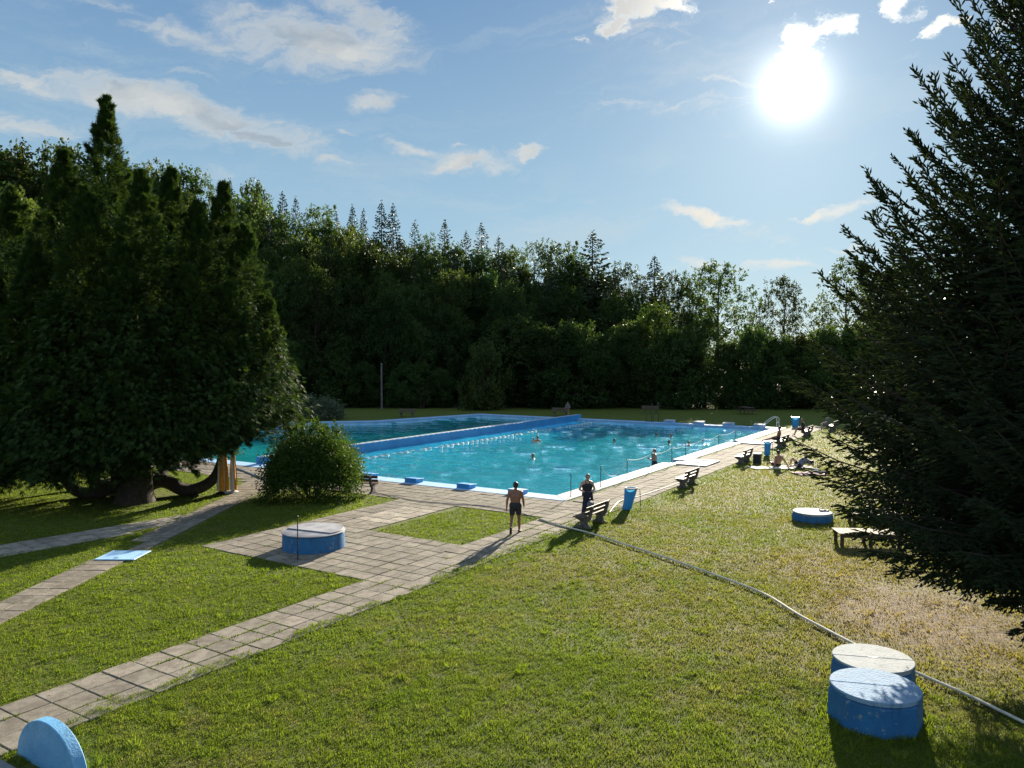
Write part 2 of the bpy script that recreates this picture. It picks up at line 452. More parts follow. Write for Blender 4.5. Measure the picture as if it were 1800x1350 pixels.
class MB:
    """collects shapes, builds ONE mesh object"""
    def __init__(s):
        s.v, s.f = [], []

    def add(s, verts, faces):
        k = len(s.v)
        s.v += [tuple(p) for p in verts]
        s.f += [tuple(i + k for i in f) for f in faces]
        return s

    def box(s, c, d, rz=0.0, rx=0.0, ry=0.0, top=1.0):
        m = Matrix.Translation(c) @ Matrix.Rotation(rz, 4, 'Z') @ Matrix.Rotation(ry, 4, 'Y') @ Matrix.Rotation(rx, 4, 'X')
        vs = []
        for z in (-1, 1):
            t = top if z > 0 else 1.0
            for x, y in ((-1, -1), (1, -1), (1, 1), (-1, 1)):
                vs.append(m @ Vector((x * d[0] / 2 * t, y * d[1] / 2 * t, z * d[2] / 2)))
        return s.add(vs, [(3, 2, 1, 0), (4, 5, 6, 7), (0, 1, 5, 4), (1, 2, 6, 5), (2, 3, 7, 6), (3, 0, 4, 7)])

    def prism(s, poly, z0, z1):
        n = len(poly)
        vs = [(x, y, z0) for x, y in poly] + [(x, y, z1) for x, y in poly]
        fs = [tuple(range(n - 1, -1, -1)), tuple(range(n, 2 * n))]
        fs += [(i, (i + 1) % n, n + (i + 1) % n, n + i) for i in range(n)]
        return s.add(vs, fs)

    def extrude(s, poly, mat, w):
        """polygon in the (x, z) plane given thickness w along y, placed by mat"""
        n = len(poly)
        vs = [mat @ Vector((x, -w / 2, z)) for x, z in poly] + [mat @ Vector((x, w / 2, z)) for x, z in poly]
        fs = [tuple(range(n)), tuple(range(2 * n - 1, n - 1, -1))]
        fs += [((i + 1) % n, i, n + i, n + (i + 1) % n) for i in range(n)]
        return s.add(vs, fs)

    def lathe(s, prof, c=(0, 0, 0), n=24, sq=None, cap0=True, cap1=True):
        vs, fs = [], []
        for r, z in prof:
            for k in range(n):
                a = 2 * PI * k / n
                vs.append((c[0] + r * math.cos(a), c[1] + r * math.sin(a), c[2] + z))
        for i in range(len(prof) - 1):
            for k in range(n):
                k2 = (k + 1) % n
                fs.append((i * n + k, i * n + k2, (i + 1) * n + k2, (i + 1) * n + k))
        if cap0: fs.append(tuple(range(n - 1, -1, -1)))
        if cap1: fs.append(tuple(range((len(prof) - 1) * n, len(prof) * n)))
        return s.add(vs, fs)

    def tube(s, pts, r, n=8, caps=True):
        pts = [Vector(p) for p in pts]
        rs = r if isinstance(r, (list, tuple)) else [r] * len(pts)
        vs, fs = [], []
        up = Vector((0, 0, 1))
        prev = None
        for i, p in enumerate(pts):
            d = (pts[min(i + 1, len(pts) - 1)] - pts[max(i - 1, 0)]).normalized()
            a = prev if prev is not None else (up if abs(d.z) < 0.9 else Vector((1, 0, 0)))
            x = (a - d * a.dot(d)).normalized()
            prev = x
            y = d.cross(x)
            for k in range(n):
                t = 2 * PI * k / n
                vs.append(p + (x * math.cos(t) + y * math.sin(t)) * rs[i])
        for i in range(len(pts) - 1):
            for k in range(n):
                k2 = (k + 1) % n
                fs.append((i * n + k, i * n + k2, (i + 1) * n + k2, (i + 1) * n + k))
        if caps:
            fs.append(tuple(range(n - 1, -1, -1)))
            fs.append(tuple(range((len(pts) - 1) * n, len(pts) * n)))
        return s.add(vs, fs)

    def cap(s, a, b, ra, rb, n=10):
        """tapered capsule"""
        a, b = Vector(a), Vector(b)
        d = b - a
        L = max(d.length, 1e-5)
        q = Vector((0, 0, 1)).rotation_difference(d.normalized() if d.length > 1e-5 else Vector((0, 0, 1)))
        prof = [(ra * math.sin(t), -ra * math.cos(t)) for t in (0.15, 0.5, 1.0, PI / 2)] + \
               [(rb * math.cos(t), L + rb * math.sin(t)) for t in (0, 0.55, 1.05, 1.42)]
        k = len(s.v)
        s.lathe(prof, n=n)
        for i in range(k, len(s.v)):
            s.v[i] = tuple(a + q @ Vector(s.v[i]))
        return s

    def build(s, name, mat, parent=None, smooth=False, bevel=0.0):
        me = bpy.data.meshes.new(name)
        me.from_pydata(s.v, [], s.f)
        me.update()
        if bevel:
            bm = bmesh.new()
            bm.from_mesh(me)
            es = [e for e in bm.edges if len(e.link_faces) == 2 and e.calc_face_angle(0) > 0.6]
            bmesh.ops.bevel(bm, geom=es, offset=bevel, segments=1, affect='EDGES', clamp_overlap=True)
            bm.to_mesh(me)
            bm.free()
        if smooth:
            me.polygons.foreach_set('use_smooth', [True] * len(me.polygons))
            try:
                me.set_sharp_from_angle(angle=math.radians(40))
            except Exception:
                pass
        return link(name, me, mat, parent)


def np_mesh(name, V, k, mat, parent=None, tone=None, obj=True):
    """V: (n*k, 3) vertices of n separate k-gons"""
    V = np.ascontiguousarray(V, dtype=np.float32).reshape(-1, 3)
    nv = len(V)
    nf = nv // k
    me = bpy.data.meshes.new(name)
    me.vertices.add(nv)
    me.vertices.foreach_set('co', V.ravel())
    me.loops.add(nv)
    me.loops.foreach_set('vertex_index', np.arange(nv, dtype=np.int32))
    me.polygons.add(nf)
    me.polygons.foreach_set('loop_start', np.arange(0, nv, k, dtype=np.int32))
    me.update(calc_edges=True)
    if tone is not None:
        at_ = me.attributes.new('tone', 'FLOAT', 'POINT')
        at_.data.foreach_set('value', np.repeat(tone.astype(np.float32), k))
    me.materials.append(mat)
    return link(name, me, mat, parent) if obj else me


def unit(a):
    return a / np.maximum(np.linalg.norm(a, axis=-1, keepdims=True), 1e-9)


def cards(P, D, S, L, Wd):
    """diamond leaves: base P, direction D, side S, length L, width Wd -> (n*4,3)"""
    L, Wd = np.asarray(L)[:, None], np.asarray(Wd)[:, None]
    m_ = P + D * L * 0.48
    return np.stack([P, m_ + S * Wd / 2, P + D * L, m_ - S * Wd / 2], 1).reshape(-1, 3)


def rand_unit(n):
    return unit(rng.normal(size=(n, 3)))


def side_of(D):
    return unit(np.cross(D, rand_unit(len(D))))


def in_poly(u, v, poly):
    inside = np.zeros(u.shape, bool)
    n = len(poly)
    for i in range(n):
        x1, y1 = poly[i]
        x2, y2 = poly[(i + 1) % n]
        c = ((y1 > v) != (y2 > v)) & (u < (x2 - x1) * (v - y1) / ((y2 - y1) if y2 != y1 else 1e-9) + x1)
        inside ^= c
    return inside


_perm = rng.random((256, 256))


def vnoise(u, v, s):
    x, y = u * s, v * s
    i, j = np.floor(x).astype(int), np.floor(y).astype(int)
    fx, fy = x - i, y - j
    fx, fy = fx * fx * (3 - 2 * fx), fy * fy * (3 - 2 * fy)
    g = lambda a, b: _perm[a & 255, b & 255]
    return (g(i, j) * (1 - fx) + g(i + 1, j) * fx) * (1 - fy) + (g(i, j + 1) * (1 - fx) + g(i + 1, j + 1) * fx) * fy


_u = ['first', 'second', 'third', 'fourth', 'fifth', 'sixth', 'seventh', 'eighth', 'ninth']
ORD = _u + ['tenth', 'eleventh', 'twelfth', 'thirteenth', 'fourteenth', 'fifteenth', 'sixteenth', 'seventeenth', 'eighteenth', 'nineteenth']
for t_, e_ in (('twenty', 'twentieth'), ('thirty', 'thirtieth'), ('forty', 'fortieth'), ('fifty', 'fiftieth'), ('sixty', 'sixtieth'), ('seventy', 'seventieth')):
    ORD += [e_] + [t_ + '-' + w for w in _u]
# ------------------------------------------------------------------ ground, pool, paving
POOL_OUT = [(0, 0), (40, 0), (40, 32), (26.9, 35.3), (22.2, 40.3), (10, 43), (-0.5, 40)]
POOL_IN = [(0.95, 0.95), (39.05, 0.95), (39.05, 31.2), (26.5, 34.35), (21.8, 39.3), (10, 42), (0.5, 39.0)]


def sheet(name, outer, holes, z, mat, kind='structure'):
    bm = bmesh.new()
    es = []
    for loop in [outer] + holes:
        vs = [bm.verts.new((x, y, z)) for x, y in loop]
        es += [bm.edges.new((vs[i], vs[(i + 1) % len(vs)])) for i in range(len(vs))]
    bmesh.ops.triangle_fill(bm, edges=es, use_beauty=True, use_dissolve=False)
    for f in bm.faces:
        if f.normal.z < 0:
            f.normal_flip()
    me = bpy.data.meshes.new(name)
    bm.to_mesh(me)
    bm.free()
    o = link(name, me, mat)
    tag(o, kind=kind)
    return o


BIG = 1500
sheet('lawn', [(-BIG, -BIG), (BIG, -BIG), (BIG, BIG), (-BIG, BIG)], [POOL_OUT], 0.0, M['turf'])
sheet('pool_floor', [(-0.6, -0.1), (40.1, -0.1), (40.1, 43.2), (-0.6, 43.2)], [], -1.3, M['pool_blue'])

WATER_Z = -0.16


def waves(name, x0, x1, y0, y1, res, mat, amp, clip=None, seed=2):
    """rippled water surface: many short wave trains of random heading, gusty in strength"""
    r_ = np.random.default_rng(seed)
    nx, ny = int((x1 - x0) / res) + 1, int((y1 - y0) / res) + 1
    X, Y = np.meshgrid(np.linspace(x0, x1, nx), np.linspace(y0, y1, ny), indexing='ij')
    Z = np.zeros_like(X)
    wx = X + 0.5 * (vnoise(X, Y, 0.35) - 0.5)
    wy = Y + 0.5 * (vnoise(Y + 30, X, 0.35) - 0.5)
    for k in range(34):
        lam = 0.75 * 3.6 ** r_.random()
        h = HEAD - 0.25 + r_.normal(0, 0.6)
        ph = r_.random() * 6.28
        Z += 0.0030 * lam ** 1.0 * np.sin(2 * PI / lam * (wx * np.cos(h) + wy * np.sin(h)) + ph)
    gust = 0.45 + 0.9 * vnoise(X + 3, Y + 8, 0.16) * (0.5 + vnoise(X, Y, 0.6))
    Z = Z * gust * amp
    Z = WATER_Z + (np.exp(np.clip(Z * 190.0, -4, 2.4)) - 1.0) / 170.0
    V = np.stack([X, Y, Z], 2).reshape(-1, 3).astype(np.float32)
    i, j = np.meshgrid(np.arange(nx - 1), np.arange(ny - 1), indexing='ij')
    q = np.stack([i * ny + j, (i + 1) * ny + j, (i + 1) * ny + j + 1, i * ny + j + 1], 2).reshape(-1, 4)
    if clip is not None:
        c = V[q].mean(1)
        q = q[in_poly(c[:, 0], c[:, 1], clip)]
    me = bpy.data.meshes.new(name)
    me.vertices.add(len(V))
    me.vertices.foreach_set('co', V.ravel())
    me.loops.add(q.size)
    me.loops.foreach_set('vertex_index', q.ravel().astype(np.int32))
    me.polygons.add(len(q))
    me.polygons.foreach_set('loop_start', np.arange(0, q.size, 4, dtype=np.int32))
    me.update(calc_edges=True)
    me.polygons.foreach_set('use_smooth', [True] * len(q))
    tag(link(name, me, mat), kind='structure')


waves('water', 0.4, 39.6, 0.3, 19.95, 0.085, M['water'], 0.36)
waves('kids_pool_water', 0.3, 39.4, 20.05, 42.4, 0.16, M['water_calm'], 0.2,
      [(0.3, 20.0), (39.4, 20.0), (39.4, 31.6), (26.7, 34.9), (22.0, 39.9), (10, 42.5), (0.2, 39.5)], 5)

# coping, one mitred run per side, the right run broken by two walk-in notches
NOTCH = [(13.5, 15.1), (26.2, 27.6)]


def run(mb, a, b, c, d, z0=-1.25, z1=0.045):
    mb.prism([a, b, c, d], z0, z1)


mb = MB()
e = [0.0, NOTCH[0][0], NOTCH[0][1], NOTCH[1][0], NOTCH[1][1], 40.0]
for i in (0, 2, 4):
    x0, x1 = e[i], e[i + 1]
    run(mb, (x0, 0), (x1, 0), (x1 if i < 4 else 39.05, 0.95), (x0 if i > 0 else 0.95, 0.95))
tag(mb.build('pool_edge', M['coping'], bevel=0.02), kind='structure')
mb = MB()
run(mb, (0.002, 0.003), (0.952, 0.953), (0.72, 39.0), (-0.5, 40))
tag(mb.build('pool_edge', M['coping_blue'], bevel=0.02), kind='structure')
mb = MB()
run(mb, (40, 0.003), (40, 32), (39.05, 31.2), (39.05, 0.953))
for i in range(2, 6):
    run(mb, POOL_OUT[i], POOL_OUT[i + 1], POOL_IN[i + 1], POOL_IN[i])
tag(mb.build('pool_edge', M['coping_blue'], bevel=0.02), kind='structure')
for (a, b) in NOTCH:
    st = MB()
    st.box(((a + b) / 2, 0.25, -0.62), (b - a, 0.5, 1.2))
    st.box(((a + b) / 2, 0.725, -0.72), (b - a, 0.45, 1.2))
    tag(st.build('pool_steps', M['pool_blue']), kind='structure')

# divider between the swimming pool and the children's pool
t = empty('divider_wall', (20, 20, 0))
tag(t, 'low blue wall dividing the swimming pool from the shallow pool behind it', 'pool wall')
w = MB().box((0.35, 0, -0.42), (39.3, 0.5, 1.7)).build('wall', M['pool_blue'], t, bevel=0.02)
cp = MB()
x = -19.2
while x < 19.8:
    cp.box((x + 0.35, 0, 0.425), (0.42, 0.46, 0.03))
    x += 0.62
cp.build('cap', M['coping'], t)

# --- paving slabs
R5 = [(-26, 2.2), (-19.07, 5.61), (-15.6, 7.3), (-14.55, 7.8), (-10.75, 10.79), (-7.31, 12.78), (-5.0, 14.6), (-3.3, 16.2), (-1, 16.2),
      (-1, 11.2), (-3.3, 11.5), (-5.72, 11.8), (-8.89, 10.25), (-12.2, 8.17), (-14.42, 6.94), (-18.39, 4.55), (-26, 0.5)]
R6 = [(-24, 12.3), (-16.41, 11.62), (-13.66, 11.45), (-10.6, 10.85), (-11.6, 9.9), (-13.2, 9.85), (-14.71, 9.9), (-17, 10.3), (-24, 11.0)]


def z_main(u, v):
    a = (u > -23.2) & (u < 0) & (v > -2.65) & (v < -0.85)
    a |= (u >= 0) & (u < 43) & (v > -2.65) & (v < 0)
    return a


def z_deck(u, v):
    return (u > -3.3) & (u < 0) & (v > -0.85) & (v < 36)


def z_plaza(u, v):
    a = (u > -13.0) & (u <= -3.3) & (v >= -0.85) & (v < 6.15)
    a &= ~((u > -8.5) & (u < -3.35) & (v > -0.9) & (v < 2.95))
    return a


def paved(u, v):
    return z_main(u, v) | z_deck(u, v) | z_plaza(u, v) | in_poly(u, v, R5) | in_poly(u, v, R6)


JOINTS = []


def slabs(name, o, head, nx, ny, su, sv, test, z=0.028, tone=None, extra=None):
    i, j = np.meshgrid(np.arange(nx), np.arange(ny), indexing='ij')
    lx, ly = (i.ravel() + 0.5) * su, (j.ravel() + 0.5) * sv
    ch, sh = math.cos(head), math.sin(head)
    cu, cv = o[0] + lx * ch - ly * sh, o[1] + lx * sh + ly * ch
    k = test(cu, cv)
    if extra is not None:
        k &= extra(cu, cv)
    lx, ly, cu, cv = lx[k], ly[k], cu[k], cv[k]
    n = len(lx)
    g = 0.007 + rng.random(n) * 0.007
    hx, hy = su / 2 - g, sv / 2 - g
    rot = rng.normal(0, 0.008, n)
    dz = rng.normal(0, 0.004, n)
    tx, ty = rng.normal(0, 0.006, n), rng.normal(0, 0.006, n)
    bev = 0.010
    rings = []
    for (sc, zz) in ((0.0, -0.03), (0.0, z - 0.008), (bev, z)):
        q = []
        for sx_, sy_ in ((-1, -1), (1, -1), (1, 1), (-1, 1)):
            x = sx_ * (hx - sc)
            y = sy_ * (hy - sc)
            xr, yr = x * np.cos(rot) - y * np.sin(rot), x * np.sin(rot) + y * np.cos(rot)
            X, Y = lx + xr, ly + yr
            zv = zz + (dz + tx * x + ty * y if zz > 0 else 0)
            q.append(np.stack([o[0] + X * ch - Y * sh, o[1] + X * sh + Y * ch, np.broadcast_to(zv, (n,))], 1))
        rings.append(np.stack(q, 1))
    quads = [rings[2]]
    for a in range(2):
        for s_ in range(4):
            s2 = (s_ + 1) % 4
            quads.append(np.stack([rings[a][:, s_], rings[a][:, s2], rings[a + 1][:, s2], rings[a + 1][:, s_]], 1))
    V = np.stack(quads, 1).reshape(-1, 3)
    JOINTS.append((cu, cv))
    tn = 0.78 + 0.28 * rng.random(n) - 0.16 * (rng.random(n) < 0.10) + 0.15 * (rng.random(n) < 0.04)
    if tone is not None:
        tn = tn * tone(cu, cv)
    ob = np_mesh(name, V, 4, M['slab'], tone=np.repeat(tn, 9))
    tag(ob, kind='structure')
    return ob


def pale(u, v):
    r = np.ones(len(u))
    r[(u > -7.2) & (u < -4.2) & (v > 3.2) & (v < 5.2)] = 1.55
    return r


slabs('path', (-23.2, -2.65), 0, 111, 5, 0.6, 0.6, z_main, tone=lambda u, v: 1 + 0.12 * (u > 2))
slabs('pool_deck', (-3.3 + 0.0, -0.85), 0, 6, 62, 0.55, 0.6, z_deck, tone=lambda u, v: 0.92 + 0 * u)
slabs('plaza', (-13.0, -0.85), 0, 17, 12, 0.5706, 0.5833, z_plaza, tone=pale)
notdeck = lambda u, v: ~(z_main(u, v) | z_deck(u, v) | z_plaza(u, v))
h5 = math.radians(31.4)
slabs('side_path', (-26.6, -0.4), h5, 52, 9, 0.58, 0.55, lambda u, v: in_poly(u, v, R5), extra=notdeck, tone=lambda u, v: 0.88 + 0 * u)
h6 = math.radians(-6.5)
slabs('narrow_path', (-24, 10.9), h6, 30, 6, 0.5, 0.42, lambda u, v: in_poly(u, v, R6) & ~in_poly(u, v, R5), tone=lambda u, v: 1.25 + 0 * u)

# foot basins in the deck beside the notches
for k, (a, b) in enumerate(NOTCH):
    t = empty('foot_basin', ((a + b) / 2, -0.85, 0.03))
    tag(t, ['pale foot basin set in the deck beside the standing bather', 'pale foot basin set in the deck nearer the far corner of the pool'][k],
        'foot basin', 'foot basins at the pool entries')
    wd = b - a + 1.0
    mb = MB()
    mb.box((0, 0.62, 0.035), (wd, 0.40, 0.07)).box((0, -0.75, 0.035), (wd, 0.30, 0.07))
    mb.box((-wd / 2 + 0.16, -0.09, 0.035), (0.32, 1.02, 0.07)).box((wd / 2 - 0.16, -0.09, 0.035), (0.32, 1.02, 0.07))
    mb.box((0.1, -0.09, 0.034), (0.25, 1.02, 0.066))
    mb.build('rim', M['coping'], t, bevel=0.015)
    MB().box((0, -0.09, 0.012), (wd - 0.64, 1.02, 0.02)).build('basin', M['pool_blue'], t)

# forest floor rising to the left behind the far lawn
bm = bmesh.new()
gv = {}
PXS = list(range(-1400, 3300, 60))
DS = [92, 97, 102, 108, 115, 122, 130, 138, 148, 165, 200, 260]


def hill_z(px, D):
    amp = np.interp(px, [-1400, -200, 0, 400, 700, 900, 1100, 1250, 3200], [26, 22, 20, 14, 11, 7.5, 4, 1.0, 0.5])
    s = min(max((D - 93) / 45, 0), 1)
    return -0.05 + amp * s * s * (3 - 2 * s)


for i, px in enumerate(PXS):
    for j, D in enumerate(DS):
        u, v = cam2world((px - 900) / FPX * D, D)
        gv[i, j] = bm.verts.new((u, v, hill_z(px, D)))
for i in range(len(PXS) - 1):
    for j in range(len(DS) - 1):
        bm.faces.new((gv[i, j], gv[i + 1, j], gv[i + 1, j + 1], gv[i, j + 1]))
me = bpy.data.meshes.new('hill')
bm.to_mesh(me)
bm.free()
tag(link('hill', me, M['hillground']), kind='structure')

# stair end at the foot of the building, bottom left
t = empty("stair_cheek", (-22.5, -3.62, 0))
tag(t, 'blue half round end wall beside the grey landing and slab path', 'low wall', 'blue half round walls')
arc = [(0.84 * math.cos(a), 0.76 * math.sin(a) ** 0.9) for a in [PI * k / 20 for k in range(21)]]
arc = [(x, z - 0.05) for x, z in arc]
# face looks back towards the house
mb = MB().extrude(arc, Matrix.Rotation(PI / 2, 4, 'Z'), 0.17)
mb.build('wall', M['sky_blue'], t, smooth=True, bevel=0.012)
mb = MB().box((-24.0, -3.9, 0.03), (2.3, 3.4, 0.12))
tag(mb.build('stair_landing', M['stair'], bevel=0.01), kind='structure')
# ------------------------------------------------------------------ pool furniture
t0 = None
near_v, far_v = [2.6, 5.4, 8.5, 11.4], [2.2, 4.9, 7.6, 10.4]
LAB_B = ['blue starting block beside the walking man, nearest the pool corner', 'second blue starting block from the near pool corner',
         'third blue starting block from the near pool corner', 'blue starting block half hidden by the round bush']
for k, v in enumerate(near_v):
    t = empty('starting_block', (0.42, v, 0.045))
    tag(t, LAB_B[k], 'starting block', 'starting blocks on the near pool edge')
    MB().extrude([(-0.26, 0), (0.28, 0), (0.30, 0.15), (-0.26, 0.19)], Matrix(), 0.72).build('base', M['pool_blue'], t, bevel=0.015)
    MB().box((0.02, 0, 0.182), (0.60, 0.75, 0.024), ry=math.radians(4.5)).build('top', M['pool_blue'] if k else M['coping_blue'], t, bevel=0.01)
LAB_F = ['white topped starting block at the far corner beside the curved handrail', 'second white topped block along the far pool edge',
         'third white topped block along the far pool edge from the handrail corner', 'white topped block nearest the dark iron ladder on the far pool edge']
for k, v in enumerate(far_v):
    t = empty('starting_block', (39.6, v, 0.045), PI)
    tag(t, LAB_F[k], 'starting block', 'starting blocks on the far pool edge')
    MB().extrude([(-0.30, 0), (0.32, 0), (0.34, 0.20), (-0.30, 0.25)], Matrix(), 0.9).build('base', M['coping_blue'], t, bevel=0.015)
    MB().box((0.02, 0, 0.236), (0.74, 0.94, 0.04), ry=math.radians(4.5)).build('top', M['coping'], t, bevel=0.01)

# rail posts with a slack rope between their heads
PU = [1.05, 4.0, 7.0, 10.25, 13.2, 15.45, 18.6, 21.8, 25.6]
for k, u in enumerate(PU):
    t = empty('rail_post', (u, 0.28, 0.045))
    tag(t, 'slim dark rail post on the pale pool edge, %s from the near pool corner' % ORD[k], 'post', 'rail posts along the right pool edge')
    MB().lathe([(0.05, 0), (0.05, 0.012), (0.016, 0.02)], n=10).build('foot', M['iron'], t)
    MB().lathe([(0.019, 0.0), (0.019, 0.93), (0.025, 0.93), (0.025, 0.97), (0.008, 0.98)], n=8).build('pole', M['iron'], t)
mb = MB()
for a, b in zip(PU[1:-1], PU[2:]):
    n = 14
    sag = 0.16 if a != 4.0 else 0.62
    pts = []
    for i in range(n + 1):
        f = i / n
        za = 0.20 if (a == 4.0 and i == 0) else 0.98
        z = 0.98 - sag * 4 * f * (1 - f)
        pts.append((a + (b - a) * f, 0.28 + 0.02 * math.sin(5 * f), z))
    mb.tube(pts, 0.012, 6)
tag(mb.build('rail_rope', M['rope'], smooth=True), 'slack white rope strung between the rail posts at the pool edge', 'rope')

# lane line of floats
t = empty('lane_rope', (0, 17.7, WATER_Z))
tag(t, 'thin line of white floats along the divider in the swimming pool', 'lane rope')
MB().tube([(1.0, 0.0, 0.0), (20, -0.1, 0.0), (39, 0.0, 0.0)], 0.008, 5).build('cord', M['rope'], t)
fl = MB().lathe([(0.008, -0.20), (0.034, -0.15), (0.036, 0), (0.034, 0.15), (0.008, 0.20)], n=8)
fl.v = [(z_, y_, x_ + 0.02) for x_, y_, z_ in fl.v]
fl = fl.build('float', M['white_metal'], t, smooth=True)
x = 1.4
while x < 38.6:
    if RND.random() < 0.86:
        c = fl if x == 1.4 else fl.copy()
        if c is not fl:
            COL.objects.link(c)
            c.parent = t
        c.location = (x, -0.1 * math.sin(PI * x / 39), 0)
    x += 0.62


def handrail(loc, rz, lab, sc=1.0, mat='white_metal'):
    t = empty('pool_handrail', loc, rz)
    tag(t, lab, 'handrail')
    for s_ in (-0.3, 0.3):
        MB().tube([(0, s_, 0), (0, s_, 0.85 * sc), (0.12, s_, 1.0 * sc), (0.5, s_, 0.86 * sc), (1.2, s_, 0.3 * sc), (1.55, s_, -0.3)], 0.024, 8).build(
            'rail', M[mat], t, smooth=True)
    MB().tube([(0, -0.3, 0.5 * sc), (0, 0.3, 0.5 * sc)], 0.018, 6).build('crossbar', M[mat], t)
    return t


handrail((39.3, 0.6, 0.045), math.radians(120), 'white curved handrail rising from the far right pool corner')
t = empty('pool_ladder', (40.3, 12.3, 0.0), 0)
tag(t, 'dark iron ladder hoops on the far pool edge in the shade', 'ladder')
for s_ in (-0.35, 0.35):
    MB().tube([(0.5, s_, 0), (0.45, s_, 0.8), (0.2, s_, 0.95), (-0.7, s_, 0.8), (-0.85, s_, 0.4), (-0.85, s_, -0.5)], 0.026, 8).build('rail', M['iron'], t, smooth=True)
MB().box((-0.85, 0, 0.1), (0.08, 0.66, 0.03)).box((-0.85, 0, -0.12), (0.08, 0.66, 0.03)).build('steps', M['iron'], t)


# ------------------------------------------------------------------ benches
def bench_side():
    prof = [(-0.30, 0), (0.24, 0), (0.26, 0.05), (0.13, 0.14), (0.10, 0.26), (0.30, 0.36), (0.33, 0.43), (0.05, 0.44), (-0.17, 0.42),
            (-0.30, 0.84), (-0.39, 0.82), (-0.27, 0.36), (-0.13, 0.24), (-0.17, 0.13), (-0.31, 0.05)]
    return prof


def make_bench(loc, rz, lab, grp=None, wood='wood', conc='concrete_dark', ln=1.9):
    """seat faces local +x; length along y"""
    t = empty('park_bench', loc, rz)
    tag(t, lab, 'bench', grp)
    for s_ in (-1, 1):
        MB().extrude(bench_side(), Matrix.Translation((0, s_ * ln * 0.33, 0)), 0.11).build('leg', M[conc], t, bevel=0.012)
    mb = MB()
    for x, z in ((-0.09, 0.452), (0.06, 0.460), (0.21, 0.458)):
        mb.box((x, 0, z + 0.005), (0.125, ln, 0.038))
    mb.build('seat', M[wood], t, bevel=0.006)
    mb = MB()
    for x, z in ((-0.222, 0.60), (-0.268, 0.765)):
        mb.box((x + 0.015, 0, z), (0.034, ln, 0.125), ry=math.radians(-16))
    mb.build('backrest', M[wood], t, bevel=0.006)
    return t


BL = [(-3.55, -3.0, 'dark wooden park bench with grey bag, nearest of the deckside row'),
      (6.45, -3.0, 'empty dark park bench beside the deck, second of the row'),
      (15.9, -3.0, 'dark park bench with a dark box behind it, near the sunbathers'),
      (25.2, -2.95, 'park bench beyond the bin with a bare chested person sitting on it'),
      (33.6, -2.9, 'park bench further along the deck with a dark clothed person on it'),
      (39.6, -3.7, 'bench at the far end of the deck half hidden by the spruce')]
for u, v, lab in BL:
    make_bench((u, v, 0.0), PI / 2, lab, 'park benches beside the right deck')
p = ground(640, 868)
make_bench((p.x + 0.1, p.y + 0.35, 0), math.radians(20), 'dark park bench half hidden by the round bush')
for px, py, lab in ((715, 733, 'dark bench in the shade behind the far pool edge, right of the lamp pole'),
                    (985, 731, 'dark bench in the shade with a pale towel, beside the far ladder'),
                    (1143, 727, 'dark bench in the shade at the middle of the far lawn')):
    p = ground(px, py)
    make_bench(p, math.radians(200), lab, 'shaded benches beyond the pool')
# low dark platform beside the far round bush and a picnic table at the hedge
p = ground(575, 735)
t = empty('low_platform', p, 0.6)
tag(t, 'low dark table in front of the round grey bush', 'table')
MB().box((0, 0, 0.42), (2.6, 1.0, 0.06)).build('top', M['table_wood'], t)
for sx_ in (-1, 1):
    for sy_ in (-1, 1):
        MB().box((sx_ * 1.1, sy_ * 0.38, 0.195), (0.1, 0.1, 0.39)).build('leg', M['table_wood'], t)
p = ground(1312, 728)
t = empty('picnic_table', p, 0.9)
tag(t, 'picnic table standing against the dark hedge on the far lawn', 'table')
MB().box((0, 0, 0.74), (1.9, 0.8, 0.05)).build('top', M['table_wood'], t)
for s_ in (-1, 1):
    MB().box((0, s_ * 0.72, 0.44), (1.9, 0.28, 0.05)).build('seat', M['table_wood'], t)
    MB().box((s_ * 0.7, 0, 0.40), (0.08, 1.6, 0.07)).box((s_ * 0.7, -0.32, 0.35), (0.08, 0.08, 0.72), rx=0.35).box((s_ * 0.7, 0.32, 0.35), (0.08, 0.08, 0.72), rx=-0.35).build('leg', M['table_wood'], t)

# ------------------------------------------------------------------ bins
def make_bin(loc, rz, lab, lean=0.10, wide=1.0):
    t = empty('litter_bin', loc, rz)
    tag(t, lab, 'litter bin', 'blue bag litter bins')
    MB().lathe([(0.20 * wide, 0.84), (0.245 * wide, 0.84), (0.245 * wide, 0.90), (0.20 * wide, 0.90), (0.20 * wide, 0.84)], n=20, cap0=False, cap1=False).build('ring', M['white_metal'], t)
    mb = MB()
    n, vs, fs = 22, [], []
    prof = [(0.245, 0.86), (0.235, 0.80), (0.215, 0.65), (0.195, 0.45), (0.185, 0.25), (0.19, 0.10), (0.17, 0.03), (0.09, 0.012)]
    for r, z in prof:
        for k in range(n):
            a = 2 * PI * k / n
            rr = r * wide * (1 + 0.07 * math.sin(5 * a + z * 6) + 0.035 * math.sin(11 * a + 4))
            vs.append((rr * math.cos(a) - lean * (0.86 - z), rr * math.sin(a), z))
    for i in range(len(prof) - 1):
        for k in range(n):
            fs.append((i * n + (k + 1) % n, i * n + k, (i + 1) * n + k, (i + 1) * n + (k + 1) % n))
    fs.append(tuple((len(prof) - 1) * n + k for k in range(n)))
    mb.add(vs, fs).build('bag', M['bag'], t, smooth=True)
    MB().tube([(0.37, 0, 0.0), (0.335, 0, 0.86), (0.23, 0, 0.875)], 0.013, 6).build('stand', M['iron'], t)
    return t


make_bin((-0.15, -3.05, 0), math.radians(-62), 'blue bag litter bin on a ring stand, nearest, behind the first bench', 0.22)
make_bin((20.1, -3.3, 0), math.radians(-40), 'slim blue bag litter bin in front of the seated bather', 0.02, 0.9)
make_bin((41.3, -0.4, 0), math.radians(-60), 'wide blue litter bin at the far right corner of the deck', 0.0, 1.35)

